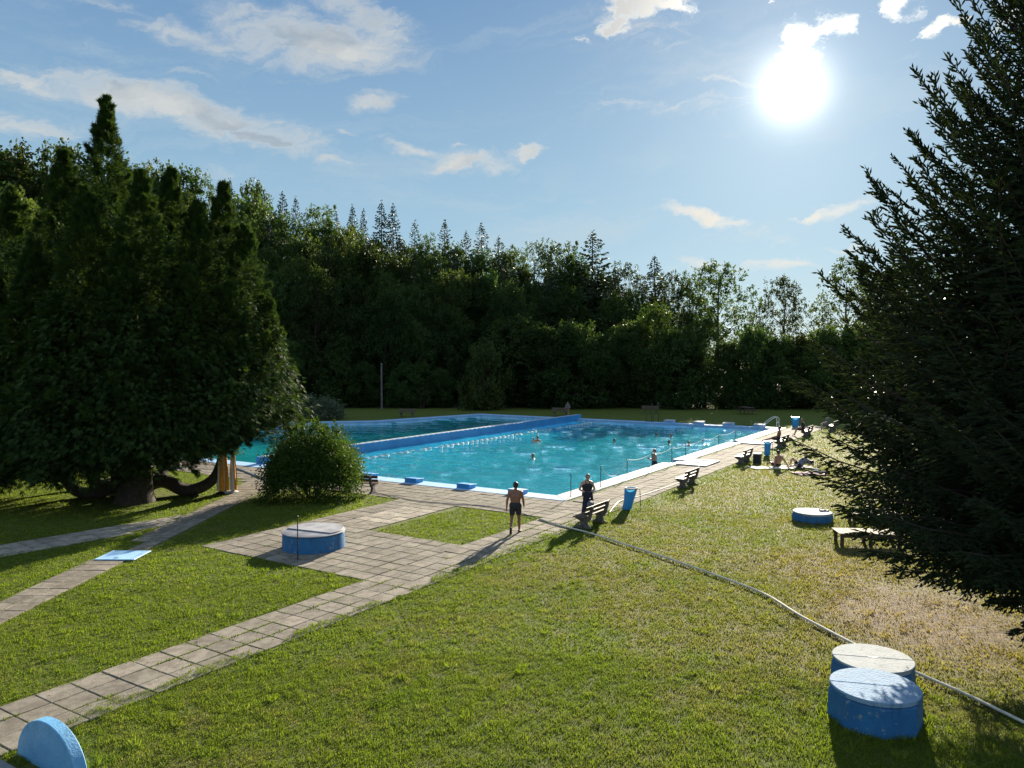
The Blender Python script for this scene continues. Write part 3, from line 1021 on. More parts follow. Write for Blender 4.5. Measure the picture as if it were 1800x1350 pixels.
# ------------------------------------------------------------------ wells
# round blue water tank with grey steel lid
t = empty('water_tank', (-11.15, 3.02, 0))
tag(t, 'round blue tank with grey steel lid and a thin upright pipe', 'tank')
MB().lathe([(0.97, 0), (0.96, 0.50), (0.94, 0.52)], n=56).build('wall', M['well_blue'], t, smooth=True)
MB().lathe([(0.93, 0.521), (0.985, 0.535), (0.985, 0.556), (0.96, 0.566)], n=56).build('lid', M['lid_grey'], t, smooth=True)
# loose half of the lid, slid across the fixed one
hl = MB()
poly = []
hh = HEAD - PI / 2 + math.radians(-24)
for k in range(25):
    a = -0.32 + (PI + 0.64) * k / 24
    poly.append((0.90 * math.cos(a + hh), 0.90 * math.sin(a + hh)))
hl.prism([(x + 0.05 * math.cos(hh + 1.57), y + 0.05 * math.sin(hh + 1.57)) for x, y in poly], 0.572, 0.602)
hl.build('lid', M['lid_grey'], t, bevel=0.004)
q = ground(523.5, 985)
tb = MB()
lp = (q.x + 11.15, q.y - 3.02)
tb.tube([(lp[0], lp[1], 0), (lp[0], lp[1], 1.22), (lp[0], lp[1], 1.27)], 0.016, 8).lathe([(0.01, 1.27), (0.035, 1.29), (0.035, 1.32), (0.01, 1.34)], c=(lp[0], lp[1], 0), n=10)
tb.tube([(lp[0], lp[1], 0.05), (lp[0] + 0.05, lp[1] + 0.05, 0.12), (lp[0] + 0.13, lp[1] + 0.13, 0.22)], 0.018, 6)
tb.build('pipe', M['iron'], t, smooth=True)


def make_well(loc, rz, lab, r=0.68, h=0.5, lid='well_lid', n=8, slot=False, pale=None):
    t = empty('well', loc, rz)
    tag(t, lab, 'well', 'blue wells on the right lawn')
    MB().lathe([(r * 1.06, 0), (r * 1.035, h * 0.93), (r * 0.99, h)], n=n).build('wall', M['well_blue'], t, bevel=0.012)
    th = 0.085
    for s_ in (0, 1):
        poly = [(r * math.cos(PI * k / 26 + PI * s_), r * math.sin(PI * k / 26 + PI * s_)) for k in range(27)]
        off = 0.006 if s_ == 0 else -0.006
        poly = [(x, y + off) for x, y in poly]
        mb = MB().prism(poly, h + 0.004, h + th)
        mb.build('lid', M[lid], t, bevel=0.01)
    MB().lathe([(r - 0.012, h + 0.004), (r + 0.004, h + 0.02), (r + 0.004, h + 0.052), (r - 0.012, h + 0.062)], n=52, cap0=False, cap1=False).build('rim', M['well_blue'], t, smooth=True)
    if slot:
        MB().box((0.0, 0.0, h + th + 0.002), (0.15, 0.045, 0.008)).build('slot', M['dark'], t)
    return t


def wxy(X, D):
    return cam2world(X, D)


u, v = wxy(6.03, 12.60)
make_well((u, v, 0), HEAD - PI / 2 - math.radians(14), 'blue octagonal well with rough blue white lid, front of the near pair', 0.70, 0.50)
u, v = wxy(6.70, 14.1)
make_well((u, v, 0), HEAD - PI / 2 - math.radians(12), 'blue well with smooth cream lid, behind the rough lidded one', 0.70, 0.37, 'well_lid_pale', slot=True)
u, v = wxy(11.12, 28.3)
make_well((u, v, 0), HEAD - PI / 2, 'low blue well with pale lid and dark sandals on top, mid lawn', 0.69, 0.26, 'well_lid_pale', n=20)
for k in range(2):
    s_ = empty('sandal', (u + 0.18 + 0.17 * sA + k * 0.16 * sA, v - 0.12 - 0.17 * cA - k * 0.16 * cA, 0.351), HEAD + 0.5 * k)
    tag(s_, ['dark sandal on the low well lid, the left of two', 'dark sandal on the low well lid, the right of two'][k], 'sandal', 'sandals on the well')
    MB().extrude([(-0.13, 0), (0.13, 0), (0.14, 0.02), (0.0, 0.03), (-0.13, 0.045)], Matrix(), 0.10).build('sole', M['dark'], s_, bevel=0.01)
    MB().tube([(0.03, -0.05, 0.02), (0.03, -0.03, 0.075), (0.03, 0.03, 0.075), (0.03, 0.05, 0.02)], 0.02, 6).build('strap', M['dark'], s_)

# blue plate over a shaft in the side path
t = empty('shaft_cover', (-15.02, 7.05, 0.034), h5)
tag(t, 'light blue steel cover plate lying across the side path', 'cover plate')
MB().box((0, 0, 0.01), (1.05, 1.2, 0.03)).build('plate', M['cover'], t, bevel=0.006)
MB().tube([(-0.4, -0.06, 0.02), (-0.4, -0.06, 0.045), (-0.4, 0.06, 0.045), (-0.4, 0.06, 0.02)], 0.009, 6).build('handle', M['metal'], t)


# ------------------------------------------------------------------ hoses
def smooth_path(pts, n=8):
    P = [Vector(p) for p in pts]
    P = [P[0] * 2 - P[1]] + P + [P[-1] * 2 - P[-2]]
    o_ = []
    for i in range(1, len(P) - 2):
        for k in range(n):
            f = k / n
            a, b, c, d = P[i - 1], P[i], P[i + 1], P[i + 2]
            o_.append(0.5 * ((2 * b) + (c - a) * f + (2 * a - 5 * b + 4 * c - d) * f * f + (3 * b - a - 3 * c + d) * f ** 3))
    o_.append(P[-2])
    return o_


HP = [(948, 912), (985, 924), (1030, 935), (1100, 957), (1200, 990), (1300, 1026), (1350, 1047), (1400, 1078), (1450, 1105), (1500, 1131),
      (1560, 1160), (1625, 1188), (1700, 1221), (1760, 1250), (1830, 1283), (1950, 1330)]
pts = [ground(x, y, 0.06) for x, y in HP]
tag(MB().tube(smooth_path(pts), 0.028, 8).build('garden_hose', M['hose'], smooth=True),
    'long pale hose snaking across the right lawn past the blue wells', 'hose')
pts = [ground(x, y, 0.055) for x, y in ((655, 865), (690, 872), (730, 880), (798, 886), (850, 889), (905, 899), (944, 911))]
tag(MB().tube(smooth_path(pts), 0.016, 8).build('garden_hose', M['metal'], smooth=True), 'thin grey hose running along the grass edge from the bush bench', 'hose')
pts = [ground(x, y, 0.05) for x, y in ((1072, 900), (1082, 887), (1092, 880), (1120, 873), (1160, 860), (1195, 848), (1230, 838))]
tag(MB().tube(smooth_path(pts), 0.017, 6).build('garden_hose', M['hose'], smooth=True), 'thin pale hose along the deck edge behind the nearest bin', 'hose')
pts = [ground(x, y, 0.06) for x, y in ((414, 822), (425, 826), (445, 834), (470, 845), (490, 852))]
tag(MB().tube(smooth_path(pts), 0.04, 8).build('garden_hose', M['white_metal'], smooth=True), 'thick pale pipe lying on the deck left of the round bush', 'pipe')


# ------------------------------------------------------------------ slatted tables and right bench
def lounger(px, py, lab, ln=2.0, wd=0.85, h=0.43, rz=None):
    p = ground(px, py)
    t = empty('slatted_table', p, (HEAD - PI / 2 - math.radians(6)) if rz is None else rz)
    tag(t, lab, 'low table', 'pale slatted low tables')
    mb = MB()
    n = 11
    for k in range(n):
        mb.box((ln * (k + 0.5) / n, wd / 2, h), (ln / n - 0.012, wd, 0.03))
    mb.build('tabletop', M['pale_wood'], t, bevel=0.004)
    for y in (0.05, wd - 0.05):
        MB().box((ln / 2, y, h - 0.075), (ln - 0.1, 0.045, 0.11)).build('rail', M['table_wood'], t)
    for x in (0.12, ln * 0.5, ln - 0.12):
        for y in (0.1, wd - 0.1):
            MB().box((x, y, (h - 0.13) / 2), (0.10, 0.07, h - 0.13)).build('leg', M['table_wood'], t)
    return t


lounger(1475, 962, 'pale slatted low table under the spruce edge, the nearer of two')
lounger(1497, 926, 'pale slatted low table half under spruce twigs, the farther of two', 1.9, 0.7)
p = ground(1776, 1094)
t = make_bench((p.x + 0.2, p.y - 0.8, 0), HEAD - PI / 2 + math.radians(100), 'dark slatted bench cut by the right picture edge under the spruce', None, 'wood', 'iron', 1.7)


# ------------------------------------------------------------------ bundles beside the arborvitae
PARA = [(388, 868, 0.02, 0.0), (396, 867, -0.02, 0.4), (410, 866, -0.06, 0.9)]
LAB_P = ['closed orange and white parasol leaning by the curved stem, leftmost of three', 'closed orange and white parasol, middle of three by the stem',
         'closed orange and white parasol nearest the paved path, rightmost of three']
for k, (px, py, ln_, rz) in enumerate(PARA):
    p = ground(px, py)
    t = empty('closed_parasol', p, rz)
    tag(t, LAB_P[k], 'parasol', 'closed parasols by the arborvitae')
    MB().lathe([(0.22, 0), (0.23, 0.05), (0.12, 0.09), (0.05, 0.11)], n=16).build('foot', M['cloth_white'] if k else M['dark'], t, smooth=True)
    MB().tube([(0, 0, 0.05), (ln_ * 0.5, 0, 0.9), (ln_, 0, 1.85)], 0.02, 8).build('pole', M['metal'], t)
    nb = 14
    for s_ in range(2):
        vs, fs = [], []
        rows = 10
        for i in range(rows + 1):
            f = i / rows
            z = 0.14 + 1.58 * f
            r = 0.15 * (1 - 0.45 * f ** 2)
            for j in range(nb + 1):
                a = PI * s_ + PI * j / nb
                rr = r * (1 + 0.16 * math.sin(7 * a + 2 * f + k))
                vs.append((rr * math.cos(a + 0.4) + ln_ * f, rr * math.sin(a + 0.4), z))
        for i in range(rows):
            for j in range(nb):
                q_ = i * (nb + 1) + j
                fs.append((q_, q_ + 1, q_ + nb + 2, q_ + nb + 1))
        MB().add(vs, fs).build('canopy', M['orange'] if s_ else M['cloth_white'], t, smooth=True)
    MB().lathe([(0.105, 1.05), (0.125, 1.06), (0.125, 1.10), (0.105, 1.11)], n=14, c=(ln_ * 0.6, 0, 0)).build('strap', M['orange'], t)

# lamp pole on the far lawn
p = ground(671, 720)
t = empty('lamp_pole', p)
tag(t, 'tall thin grey pole standing on the shaded far lawn', 'pole')
MB().lathe([(0.13, 0), (0.12, 1.0), (0.09, 5.4), (0.05, 5.45)], n=10).build('shaft', M['concrete_dark'], t, smooth=True)
MB().tube([(0, 0, 5.3), (0.35, 0.1, 5.35)], 0.03, 6).build('bracket', M['metal'], t)
# ------------------------------------------------------------------ people
V3 = Vector


def remesh(mb, name, mat, parent, voxel, smooth_it=4):
    o = mb.build(name, mat, None)
    m1 = o.modifiers.new('r', 'REMESH')
    m1.mode = 'VOXEL'
    m1.voxel_size = voxel
    m2 = o.modifiers.new('s', 'SMOOTH')
    m2.factor = 0.5
    m2.iterations = smooth_it
    dg = bpy.context.evaluated_depsgraph_get()
    me = bpy.data.meshes.new_from_object(o.evaluated_get(dg))
    old = o.data
    o.modifiers.clear()
    o.data = me
    bpy.data.meshes.remove(old)
    me.name = name
    me.polygons.foreach_set('use_smooth', [True] * len(me.polygons))
    me.update()
    o.parent = parent
    return o


def hand(mb, W, hd, hl, curl, thumb_side):
    """palm, four fingers of unequal length and a thumb from the side of the palm"""
    hd, hl = hd.normalized(), hl.normalized()
    hn = hd.cross(hl)
    for o_ in (-0.028, -0.009, 0.010, 0.028):
        mb.cap(W, W + hd * 0.085 + hl * o_, 0.019, 0.014, 6)
    for o_, L in ((-0.032, 0.060), (-0.011, 0.078), (0.011, 0.084), (0.032, 0.072)):
        b = W + hd * 0.088 + hl * o_
        k = b + (hd * 0.9 + hn * 0.35 * curl) * (L * 0.5)
        mb.cap(b, k, 0.0105, 0.0095, 6)
        mb.cap(k, k + (hd * 0.7 + hn * 0.75 * curl) * (L * 0.5), 0.0095, 0.008, 6)
    b = W + hd * 0.025 + hl * 0.03 * thumb_side
    k = b + (hd * 0.55 + hl * 0.7 * thumb_side + hn * 0.3 * curl) * 0.045
    mb.cap(b, k, 0.014, 0.012, 6)
    mb.cap(k, k + (hd * 0.85 + hn * 0.4 * curl) * 0.035, 0.012, 0.009, 6)


def torso_caps(p, add=0.0, lo=0.0, hi=1.0, f=1.0):
    L = p['lat']
    P, C, N_ = p['P'], p['C'], p['N']
    sh = N_ + (C - N_).normalized() * 0.07
    rows = [(0.0, P, 0.085, 0.118), (0.3, P.lerp(C, 0.45), 0.055, 0.108 * f), (0.7, C, 0.088, 0.118), (1.0, sh, 0.115, 0.082)]
    out_ = []
    rows = [r for r in rows if lo <= r[0] <= hi]
    for i, (_, c, w, r) in enumerate(rows):
        out_.append((c - L * w, c + L * w, r + add, r + add))
        if i:
            _, c0, w0, r0 = rows[i - 1]
            for s in (-1, 0, 1):
                out_.append((c0 + L * w0 * s, c + L * w * s, r0 + add, r + add))
    return out_


def person(loc, rz, lab, p, skin='skin', hair='hair_dark', long_hair=False, shorts=None, top=None, suit=None, shoes=None, group=None,
           voxel=0.014, scale=1.0, legs=True, hat=None):
    t = empty('person', loc, rz)
    t.scale = (scale,) * 3
    tag(t, lab, 'person', group)
    L, F = p['lat'], p['f']
    P, C, N_, H = p['P'], p['C'], p['N'], p['H']
    up = (H - N_).normalized()
    mb = MB()
    for a, b, ra, rb in torso_caps(p, f=p.get('waist', 1.0)):
        mb.cap(a, b, ra, rb)
    mb.cap(N_ - up * 0.03, N_.lerp(H, 0.6), 0.060, 0.052)
    hs = p.get('hlat', L)
    mb.cap(H + up * 0.035 - F * 0.012, H - up * 0.02 + F * 0.006, 0.090, 0.080)
    mb.cap(H - up * 0.055 + F * 0.028, H - up * 0.088 + F * 0.052, 0.060, 0.036)
    mb.cap(H + up * 0.02 + F * 0.078, H - up * 0.025 + F * 0.108, 0.014, 0.019)
    mb.cap(H + up * 0.035 + F * 0.075 - hs * 0.03, H + up * 0.035 + F * 0.075 + hs * 0.03, 0.018, 0.018)
    mb.cap(H - up * 0.062 + F * 0.083 - hs * 0.016, H - up * 0.062 + F * 0.083 + hs * 0.016, 0.012, 0.012)
    for s in (-1, 1):
        mb.cap(H + hs * 0.083 * s + up * 0.015, H + hs * 0.086 * s - up * 0.02, 0.020, 0.014)
        S, E_, W_ = p['arm'][s]
        mb.cap(N_ + L * 0.03 * s - up * 0.01, S, 0.058, 0.056)
        mb.cap(S, E_, 0.054, 0.041)
        mb.cap(E_, E_.lerp(W_, 0.3), 0.041, 0.043)
        mb.cap(E_.lerp(W_, 0.3), W_, 0.043, 0.028)
        hd = p.get('hand', {}).get(s, (W_ - E_).normalized())
        hl = p.get('handside', {}).get(s, F)
        hand(mb, W_, hd, hl, 0.6 * (1 if s > 0 else -1), 1)
        if legs:
            Hp, Kn, An, To = p['leg'][s]
            mb.cap(Hp, Kn, 0.092, 0.058)
            mb.cap(Kn, Kn.lerp(An, 0.35), 0.056, 0.057)
            mb.cap(Kn.lerp(An, 0.35), An, 0.057, 0.036)
            mb.cap(An, To, 0.038, 0.026)
            hl_ = (An - To).normalized()
            mb.cap(An, An + hl_ * 0.04 + V3((0, 0, -0.035)) * (1 if An.z < 0.3 else 0), 0.036, 0.030)
    remesh(mb, 'body', M[skin], t, voxel)
    ey = MB()
    for s in (-1, 1):
        ey.cap(H + up * 0.012 + F * 0.088 + hs * 0.032 * s, H + up * 0.012 + F * 0.089 + hs * 0.034 * s, 0.0105, 0.0105, 8)
    ey.build('eyes', M['dark'], t, smooth=True)
    hb = MB()
    hb.cap(H + up * 0.045 - F * 0.020, H + up * 0.0 - F * 0.034, 0.096, 0.080)
    if long_hair:
        hb.cap(H - F * 0.06, H - up * 0.17 - F * 0.07, 0.075, 0.05)
    remesh(hb, 'hair', M[hair], t, voxel)
    if shorts:
        mat, k = shorts
        sb = MB()
        for a, b, ra, rb in torso_caps(p, 0.016, 0.0, 0.0):
            sb.cap(a, b, ra, rb)
        sb.cap(P + (C - P).normalized() * 0.06 - L * 0.07, P + (C - P).normalized() * 0.06 + L * 0.07, 0.124, 0.124)
        for s in (-1, 1):
            Hp, Kn, An, To = p['leg'][s]
            sb.cap(Hp, Hp.lerp(Kn, k), 0.112, 0.098)
        remesh(sb, 'shorts', M[mat], t, voxel)
    if suit:
        sb = MB()
        for a, b, ra, rb in torso_caps(p, 0.010, 0.0, 0.75, p.get('waist', 1.0)):
            sb.cap(a, b, ra, rb)
        for s in (-1, 1):
            sb.cap(C + L * 0.075 * s + F * 0.055, C + L * 0.08 * s + F * 0.07, 0.075, 0.07)
            sb.tube([C + L * 0.085 * s + F * 0.115 + up * 0.07, N_ + L * 0.075 * s + F * 0.07 - up * 0.02, N_ + L * 0.075 * s + up * 0.05,
                     C + L * 0.08 * s - F * 0.13 + up * 0.06], 0.014, 6)
        remesh(sb, 'swimsuit', M[suit], t, 0.012)
    if top:
        sb = MB()
        for a, b, ra, rb in torso_caps(p, 0.020, 0.0, 1.0):
            sb.cap(a, b, ra, rb)
        for s in (-1, 1):
            S, E_, W_ = p['arm'][s]
            sb.cap(N_ + L * 0.05 * s - up * 0.02, S, 0.066, 0.070)
            sb.cap(S, S.lerp(E_, 0.7), 0.070, 0.062)
        remesh(sb, 'shirt', M[top], t, voxel)
    if shoes:
        for s in (-1, 1):
            Hp, Kn, An, To = p['leg'][s]
            d = (To - An).normalized()
            sd = d.cross(V3((0, 0, 1))).normalized()
            dn = sd.cross(d).normalized()
            if dn.z > 0: dn = -dn
            b = MB()
            b.cap(An - d * 0.05 + dn * 0.045 - sd * 0.012, To + d * 0.03 + dn * 0.026 - sd * 0.02, 0.030, 0.026, 8)
            b.cap(An - d * 0.05 + dn * 0.045 + sd * 0.012, To + d * 0.03 + dn * 0.026 + sd * 0.02, 0.030, 0.026, 8)
            b.build('sandal', M[shoes], t, smooth=True)
    if hat:
        MB().lathe([(0.14, 0.03), (0.10, 0.06), (0.095, 0.12), (0.05, 0.15)], c=tuple(H), n=16).build('hat', M[hat], t, smooth=True)
    return t


def pose_stand(**k):
    X, Y, Z = V3((1, 0, 0)), V3((0, 1, 0)), V3((0, 0, 1))
    p = dict(lat=Y, f=X, P=V3((0, 0, 0.95)), C=V3((0.0, 0, 1.27)), N=V3((-0.01, 0, 1.46)), H=V3((0.02, 0, 1.635)))
    p['arm'] = {s: (V3((-0.01, 0.19 * s, 1.405)), V3((-0.03, 0.27 * s, 1.12)), V3((0.05, 0.29 * s, 0.87))) for s in (-1, 1)}
    p['leg'] = {s: (V3((0, 0.095 * s, 0.90)), V3((0.03, 0.10 * s, 0.50)), V3((-0.02, 0.105 * s, 0.09)), V3((0.15, 0.12 * s, 0.035))) for s in (-1, 1)}
    p.update(k)
    return p


def pose_sit(z=0.46, lean=0.0, knee=0.40, foot=0.45, foot_z=0.09):
    X, Y = V3((1, 0, 0)), V3((0, 1, 0))
    P = V3((0, 0, z + 0.10))
    C = V3((lean * 0.55 - 0.03, 0, z + 0.43))
    N_ = V3((lean - 0.03, 0, z + 0.62))
    H = V3((lean * 1.35 + 0.0, 0, z + 0.79))
    p = dict(lat=Y, f=X, P=P, C=C, N=N_, H=H)
    S = {s: N_ + V3((0.0, 0.185 * s, -0.055)) for s in (-1, 1)}
    p['arm'] = {s: (S[s], S[s] + V3((0.06, 0.05 * s, -0.27)), V3((knee * 0.72, 0.13 * s, z + 0.20))) for s in (-1, 1)}
    p['leg'] = {s: (V3((0.03, 0.09 * s, z + 0.085)), V3((knee + 0.03, 0.12 * s, z + 0.09)), V3((foot, 0.11 * s, foot_z)), V3((foot + 0.16, 0.13 * s, max(foot_z - 0.055, 0.03)))) for s in (-1, 1)}
    return p


# the walking man, seen from behind in mid stride
p = pose_stand()
p['P'] = V3((0.0, 0, 0.93)); p['C'] = V3((0.03, 0, 1.25)); p['N'] = V3((0.04, 0, 1.45)); p['H'] = V3((0.10, 0.0, 1.61))
p['arm'] = {1: (V3((0.03, 0.205, 1.39)), V3((-0.07, 0.275, 1.12)), V3((-0.10, 0.29, 0.86))),
            -1: (V3((0.03, -0.205, 1.39)), V3((0.03, -0.27, 1.11)), V3((0.20, -0.27, 0.90)))}
p['leg'] = {1: (V3((0, 0.10, 0.89)), V3((0.02, 0.13, 0.47)), V3((-0.33, 0.12, 0.22)), V3((-0.24, 0.135, 0.06))),
            -1: (V3((0, -0.10, 0.89)), V3((0.14, -0.11, 0.49)), V3((0.12, -0.12, 0.09)), V3((0.29, -0.14, 0.045)))}
g0 = ground(906, 938)
person((g0.x, g0.y, 0.03), HEAD - 0.12, 'tanned man in dark shorts walking away along the slab path', p, 'skin_tan', shorts=('cloth_dark', 0.52), shoes='dark',
       voxel=0.010, scale=1.0)

# the woman behind the first bench
p = pose_stand(waist=1.05)
p['H'] = V3((0.08, 0.0, 1.615))
p['arm'] = {s: (V3((0.0, 0.185 * s, 1.39)), V3((-0.01, 0.30 * s, 1.14)), V3((0.17, 0.085 * s, 1.02))) for s in (-1, 1)}
p['hand'] = {s: V3((0.35, -0.85 * s, -0.2)) for s in (-1, 1)}
p['handside'] = {s: V3((0.2, 0, 1)) for s in (-1, 1)}
g1 = ground(1032, 913)
wt = person((g1.x, g1.y, 0.03), HEAD + PI + 0.15, 'woman in a dark swimsuit standing behind the nearest bench, hands at waist', p, 'skin_fair', 'hair_grey',
            suit='cloth_dark', voxel=0.010, scale=0.97)
# dark towel she holds in front of her
vs, fs = [], []
n, rows = 22, 16
for i in range(rows + 1):
    f = i / rows
    for j in range(n + 1):
        q = j / n - 0.5
        w = 0.25 + 0.16 * f
        vs.append((0.185 + 0.05 * math.cos(q * PI) + 0.022 * math.sin(q * 21 + f * 2) * (0.3 + f), q * w * 1.25, 1.03 - 0.78 * f - 0.02 * math.cos(9 * q)))
for i in range(rows):
    for j in range(n):
        a = i * (n + 1) + j
        fs.append((a, a + n + 1, a + n + 2, a + 1))
tw = MB().add(vs, fs).build('towel', M['cloth_navy'], smooth=True)
md = tw.modifiers.new('s', 'SOLIDIFY'); md.thickness = 0.02
tw.location = wt.location; tw.rotation_euler = wt.rotation_euler
tag(tw, 'dark towel the standing woman holds in front of her legs', 'towel')

# bather standing in the water at the edge
p = pose_stand()
p['arm'] = {s: (V3((0.01, 0.185 * s, 1.40)), V3((0.06, 0.25 * s, 1.13)), V3((0.29, 0.10 * s, 1.18))) for s in (-1, 1)}
p['hand'] = {s: V3((0.8, -0.3 * s, 0.3)) for s in (-1, 1)}
p['handside'] = {s: V3((0.2, 0, 1)) for s in (-1, 1)}
person((13.3, 1.35, -0.95), HEAD + PI / 2 + 0.2, 'slim bather in blue trunks standing waist deep at the pool edge', p, 'skin', shorts=('cloth_navy', 0.5), voxel=0.012)

# bathers on benches
ps = pose_sit(0.46, -0.05, 0.42, 0.88, 0.42)
person((25.3, -2.72, 0.02), PI / 2, 'bare chested bather on the bench by the slim bin, legs stretched out', ps, 'skin_tan', shorts=('cloth_dark', 0.6))
ps = pose_sit(0.46, 0.05, 0.42, 0.62, 0.12)
person((33.4, -2.66, 0.02), PI / 2 + 0.1, 'bather in dark clothes leaning forward on the farther bench', ps, 'skin', 'hair_grey', shorts=('cloth_dark', 0.7), top='cloth_dark')
ps = pose_sit(0.46, 0.02, 0.42, 0.46, 0.1)
person((39.2, -3.4, 0.02), PI / 2 + 0.3, 'person in grey sitting at the deck end beside the spruce', ps, 'skin_fair', 'hair_grey', shorts=('cloth_grey', 0.7), top='cloth_grey')
ps = pose_sit(0.46, 0.05, 0.42, 0.46, 0.1)
q = ground(998, 729)
person((q.x, q.y, 0.0), math.radians(200), 'person in a grey top sitting in the shade beyond the far ladder', ps, 'skin_fair', shorts=('cloth_dark', 0.7), top='cloth_grey')

# sunbathers
def sheet_cloth(name, loc, rz, w, l, mat, lab, cat, grp=None, lump=0.02):
    vs, fs = [], []
    n = 14
    for i in range(n + 1):
        for j in range(n + 1):
            x, y = (i / n - 0.5) * l, (j / n - 0.5) * w
            z = 0.045 + lump * (math.sin(9 * x + 2 * y) * math.cos(11 * y - 3 * x) + 0.6 * math.sin(17 * y + 5 * x))
            vs.append((x + 0.02 * math.sin(13 * y), y + 0.02 * math.sin(9 * x), z))
    for i in range(n):
        for j in range(n):
            a = i * (n + 1) + j
            fs.append((a, a + n + 1, a + n + 2, a + 1))
    o = MB().add(vs, fs).build(name, M[mat], smooth=True)
    m_ = o.modifiers.new('s', 'SOLIDIFY'); m_.thickness = 0.02
    o.location = loc; o.rotation_euler = (0, 0, rz)
    tag(o, lab, cat, grp)
    return o


g2 = ground(1366, 823)
sheet_cloth('beach_towel', (g2.x - 0.2, g2.y + 0.3, 0.0), HEAD + PI / 2, 1.0, 2.3, 'cloth_white', 'cream beach towel under the sitting sunbather', 'towel', None, 0.012)
X, Y = V3((1, 0, 0)), V3((0, 1, 0))
p = dict(lat=Y, f=X, P=V3((0, 0, 0.15)), C=V3((-0.12, 0, 0.46)), N=V3((-0.16, 0, 0.66)), H=V3((-0.10, 0, 0.83)))
p['arm'] = {1: (V3((-0.16, 0.19, 0.60)), V3((-0.22, 0.26, 0.34)), V3((-0.16, 0.20, 0.10))), -1: (V3((-0.16, -0.19, 0.60)), V3((-0.26, -0.32, 0.36)), V3((-0.36, -0.44, 0.10)))}
p['hand'] = {s: V3((-0.2, 0.8 * s, -0.1)) for s in (-1, 1)}
p['leg'] = {s: (V3((0.04, 0.09 * s, 0.13)), V3((0.46, 0.16 * s, 0.22)), V3((0.86, 0.12 * s, 0.10)), V3((0.93, 0.14 * s, 0.22))) for s in (-1, 1)}
person((g2.x, g2.y, 0.04), HEAD + 0.15, 'sunbather sitting on the cream towel, back turned, leaning on one arm', p, 'skin', shorts=('cloth_dark', 0.5))
g3 = ground(1404, 823)
sheet_cloth('beach_towel', (g3.x + 0.15, g3.y + 0.35, 0.0), HEAD + PI / 2 - 0.1, 0.9, 2.1, 'cloth_grey', 'grey blue towel under the reclining sunbather', 'towel', None, 0.012)
p = dict(lat=V3((-0.3, 0.95, 0)).normalized(), f=V3((0.9, 0.2, 0.1)).normalized(), P=V3((0.0, 0, 0.14)), C=V3((-0.27, -0.02, 0.30)), N=V3((-0.43, -0.03, 0.44)), H=V3((-0.46, -0.03, 0.62)))
p['hlat'] = V3((0, 1, 0))
p['arm'] = {s: (V3((-0.40, 0.18 * s - 0.02, 0.40)), V3((-0.56, 0.24 * s, 0.14)), V3((-0.34, 0.28 * s, 0.09))) for s in (-1, 1)}
p['leg'] = {1: (V3((0.03, 0.09, 0.13)), V3((0.45, 0.14, 0.14)), V3((0.86, 0.16, 0.09)), V3((0.93, 0.18, 0.22))),
            -1: (V3((0.03, -0.09, 0.14)), V3((0.33, -0.12, 0.50)), V3((0.56, -0.12, 0.11)), V3((0.72, -0.14, 0.05)))}
person((g3.x + 0.1, g3.y, 0.04), HEAD + PI / 2 + 0.35, 'sunbather reclining on elbows with one knee raised, beside the sitting one', p, 'skin_fair', 'hair_blond', shorts=('cloth_navy', 0.4), top='cloth_grey')
g4 = ground(1424, 815)
b = MB().cap((0, -0.12, 0.10), (0, 0.12, 0.10), 0.10, 0.09).cap((0, 0.05, 0.16), (0.02, 0.1, 0.2), 0.05, 0.03).build('bag', M['dark'], smooth=True)
b.location = g4
tag(b, 'small dark bag on the grass right of the sunbathers', 'bag')
g5 = ground(1422, 834)
sheet_cloth('beach_towel', (g5.x, g5.y, 0.02), HEAD + PI / 2 + 0.1, 1.1, 1.5, 'cloth_pink', 'crumpled pink beach towel on the lawn below the sunbathers', 'towel', None, 0.035)
g6 = ground(1440, 833)
sheet_cloth('clothes_pile', (g6.x, g6.y, 0.05), HEAD + PI / 2 - 0.2, 0.6, 1.0, 'cloth_dark', 'heap of dark clothes beside the pink towel', 'clothes', None, 0.06)
g7 = ground(1433, 830)
sheet_cloth('clothes_pile', (g7.x, g7.y, 0.12), HEAD + PI / 2 + 0.3, 0.35, 0.5, 'cloth_white', 'small pale cloth lying on the pink towel', 'clothes', None, 0.04)

# grey bag on the first bench and dark box behind the third
b = MB()
b.cap((0, -0.14, 0.12), (0, 0.14, 0.12), 0.13, 0.12).cap((0, -0.10, 0.25), (0, 0.10, 0.25), 0.12, 0.11)
bo = remesh(b, 'bag', M['cloth_grey'], None, 0.02)
t = empty('shoulder_bag', (-3.35, -2.85, 0.482), PI / 2 + 0.2)
tag(t, 'soft grey bag resting on the nearest park bench', 'bag')
bo.parent = t
MB().tube([(0, -0.12, 0.33), (0.02, -0.08, 0.45), (0.02, 0.08, 0.45), (0, 0.12, 0.33)], 0.012, 6).build('handle', M['dark'], t)
t = empty('crate', (16.5, -3.62, 0.0), 0.1)
tag(t, 'dark box standing behind the third deckside bench', 'box')
MB().prism([(-0.3, -0.2), (0.3, -0.2), (0.3, 0.2), (-0.3, 0.2)], 0, 0.52).build('box', M['cloth_dark'], t, bevel=0.02)
MB().box((0, 0, 0.54), (0.62, 0.42, 0.035)).build('lid', M['cloth_white'], t, bevel=0.01)

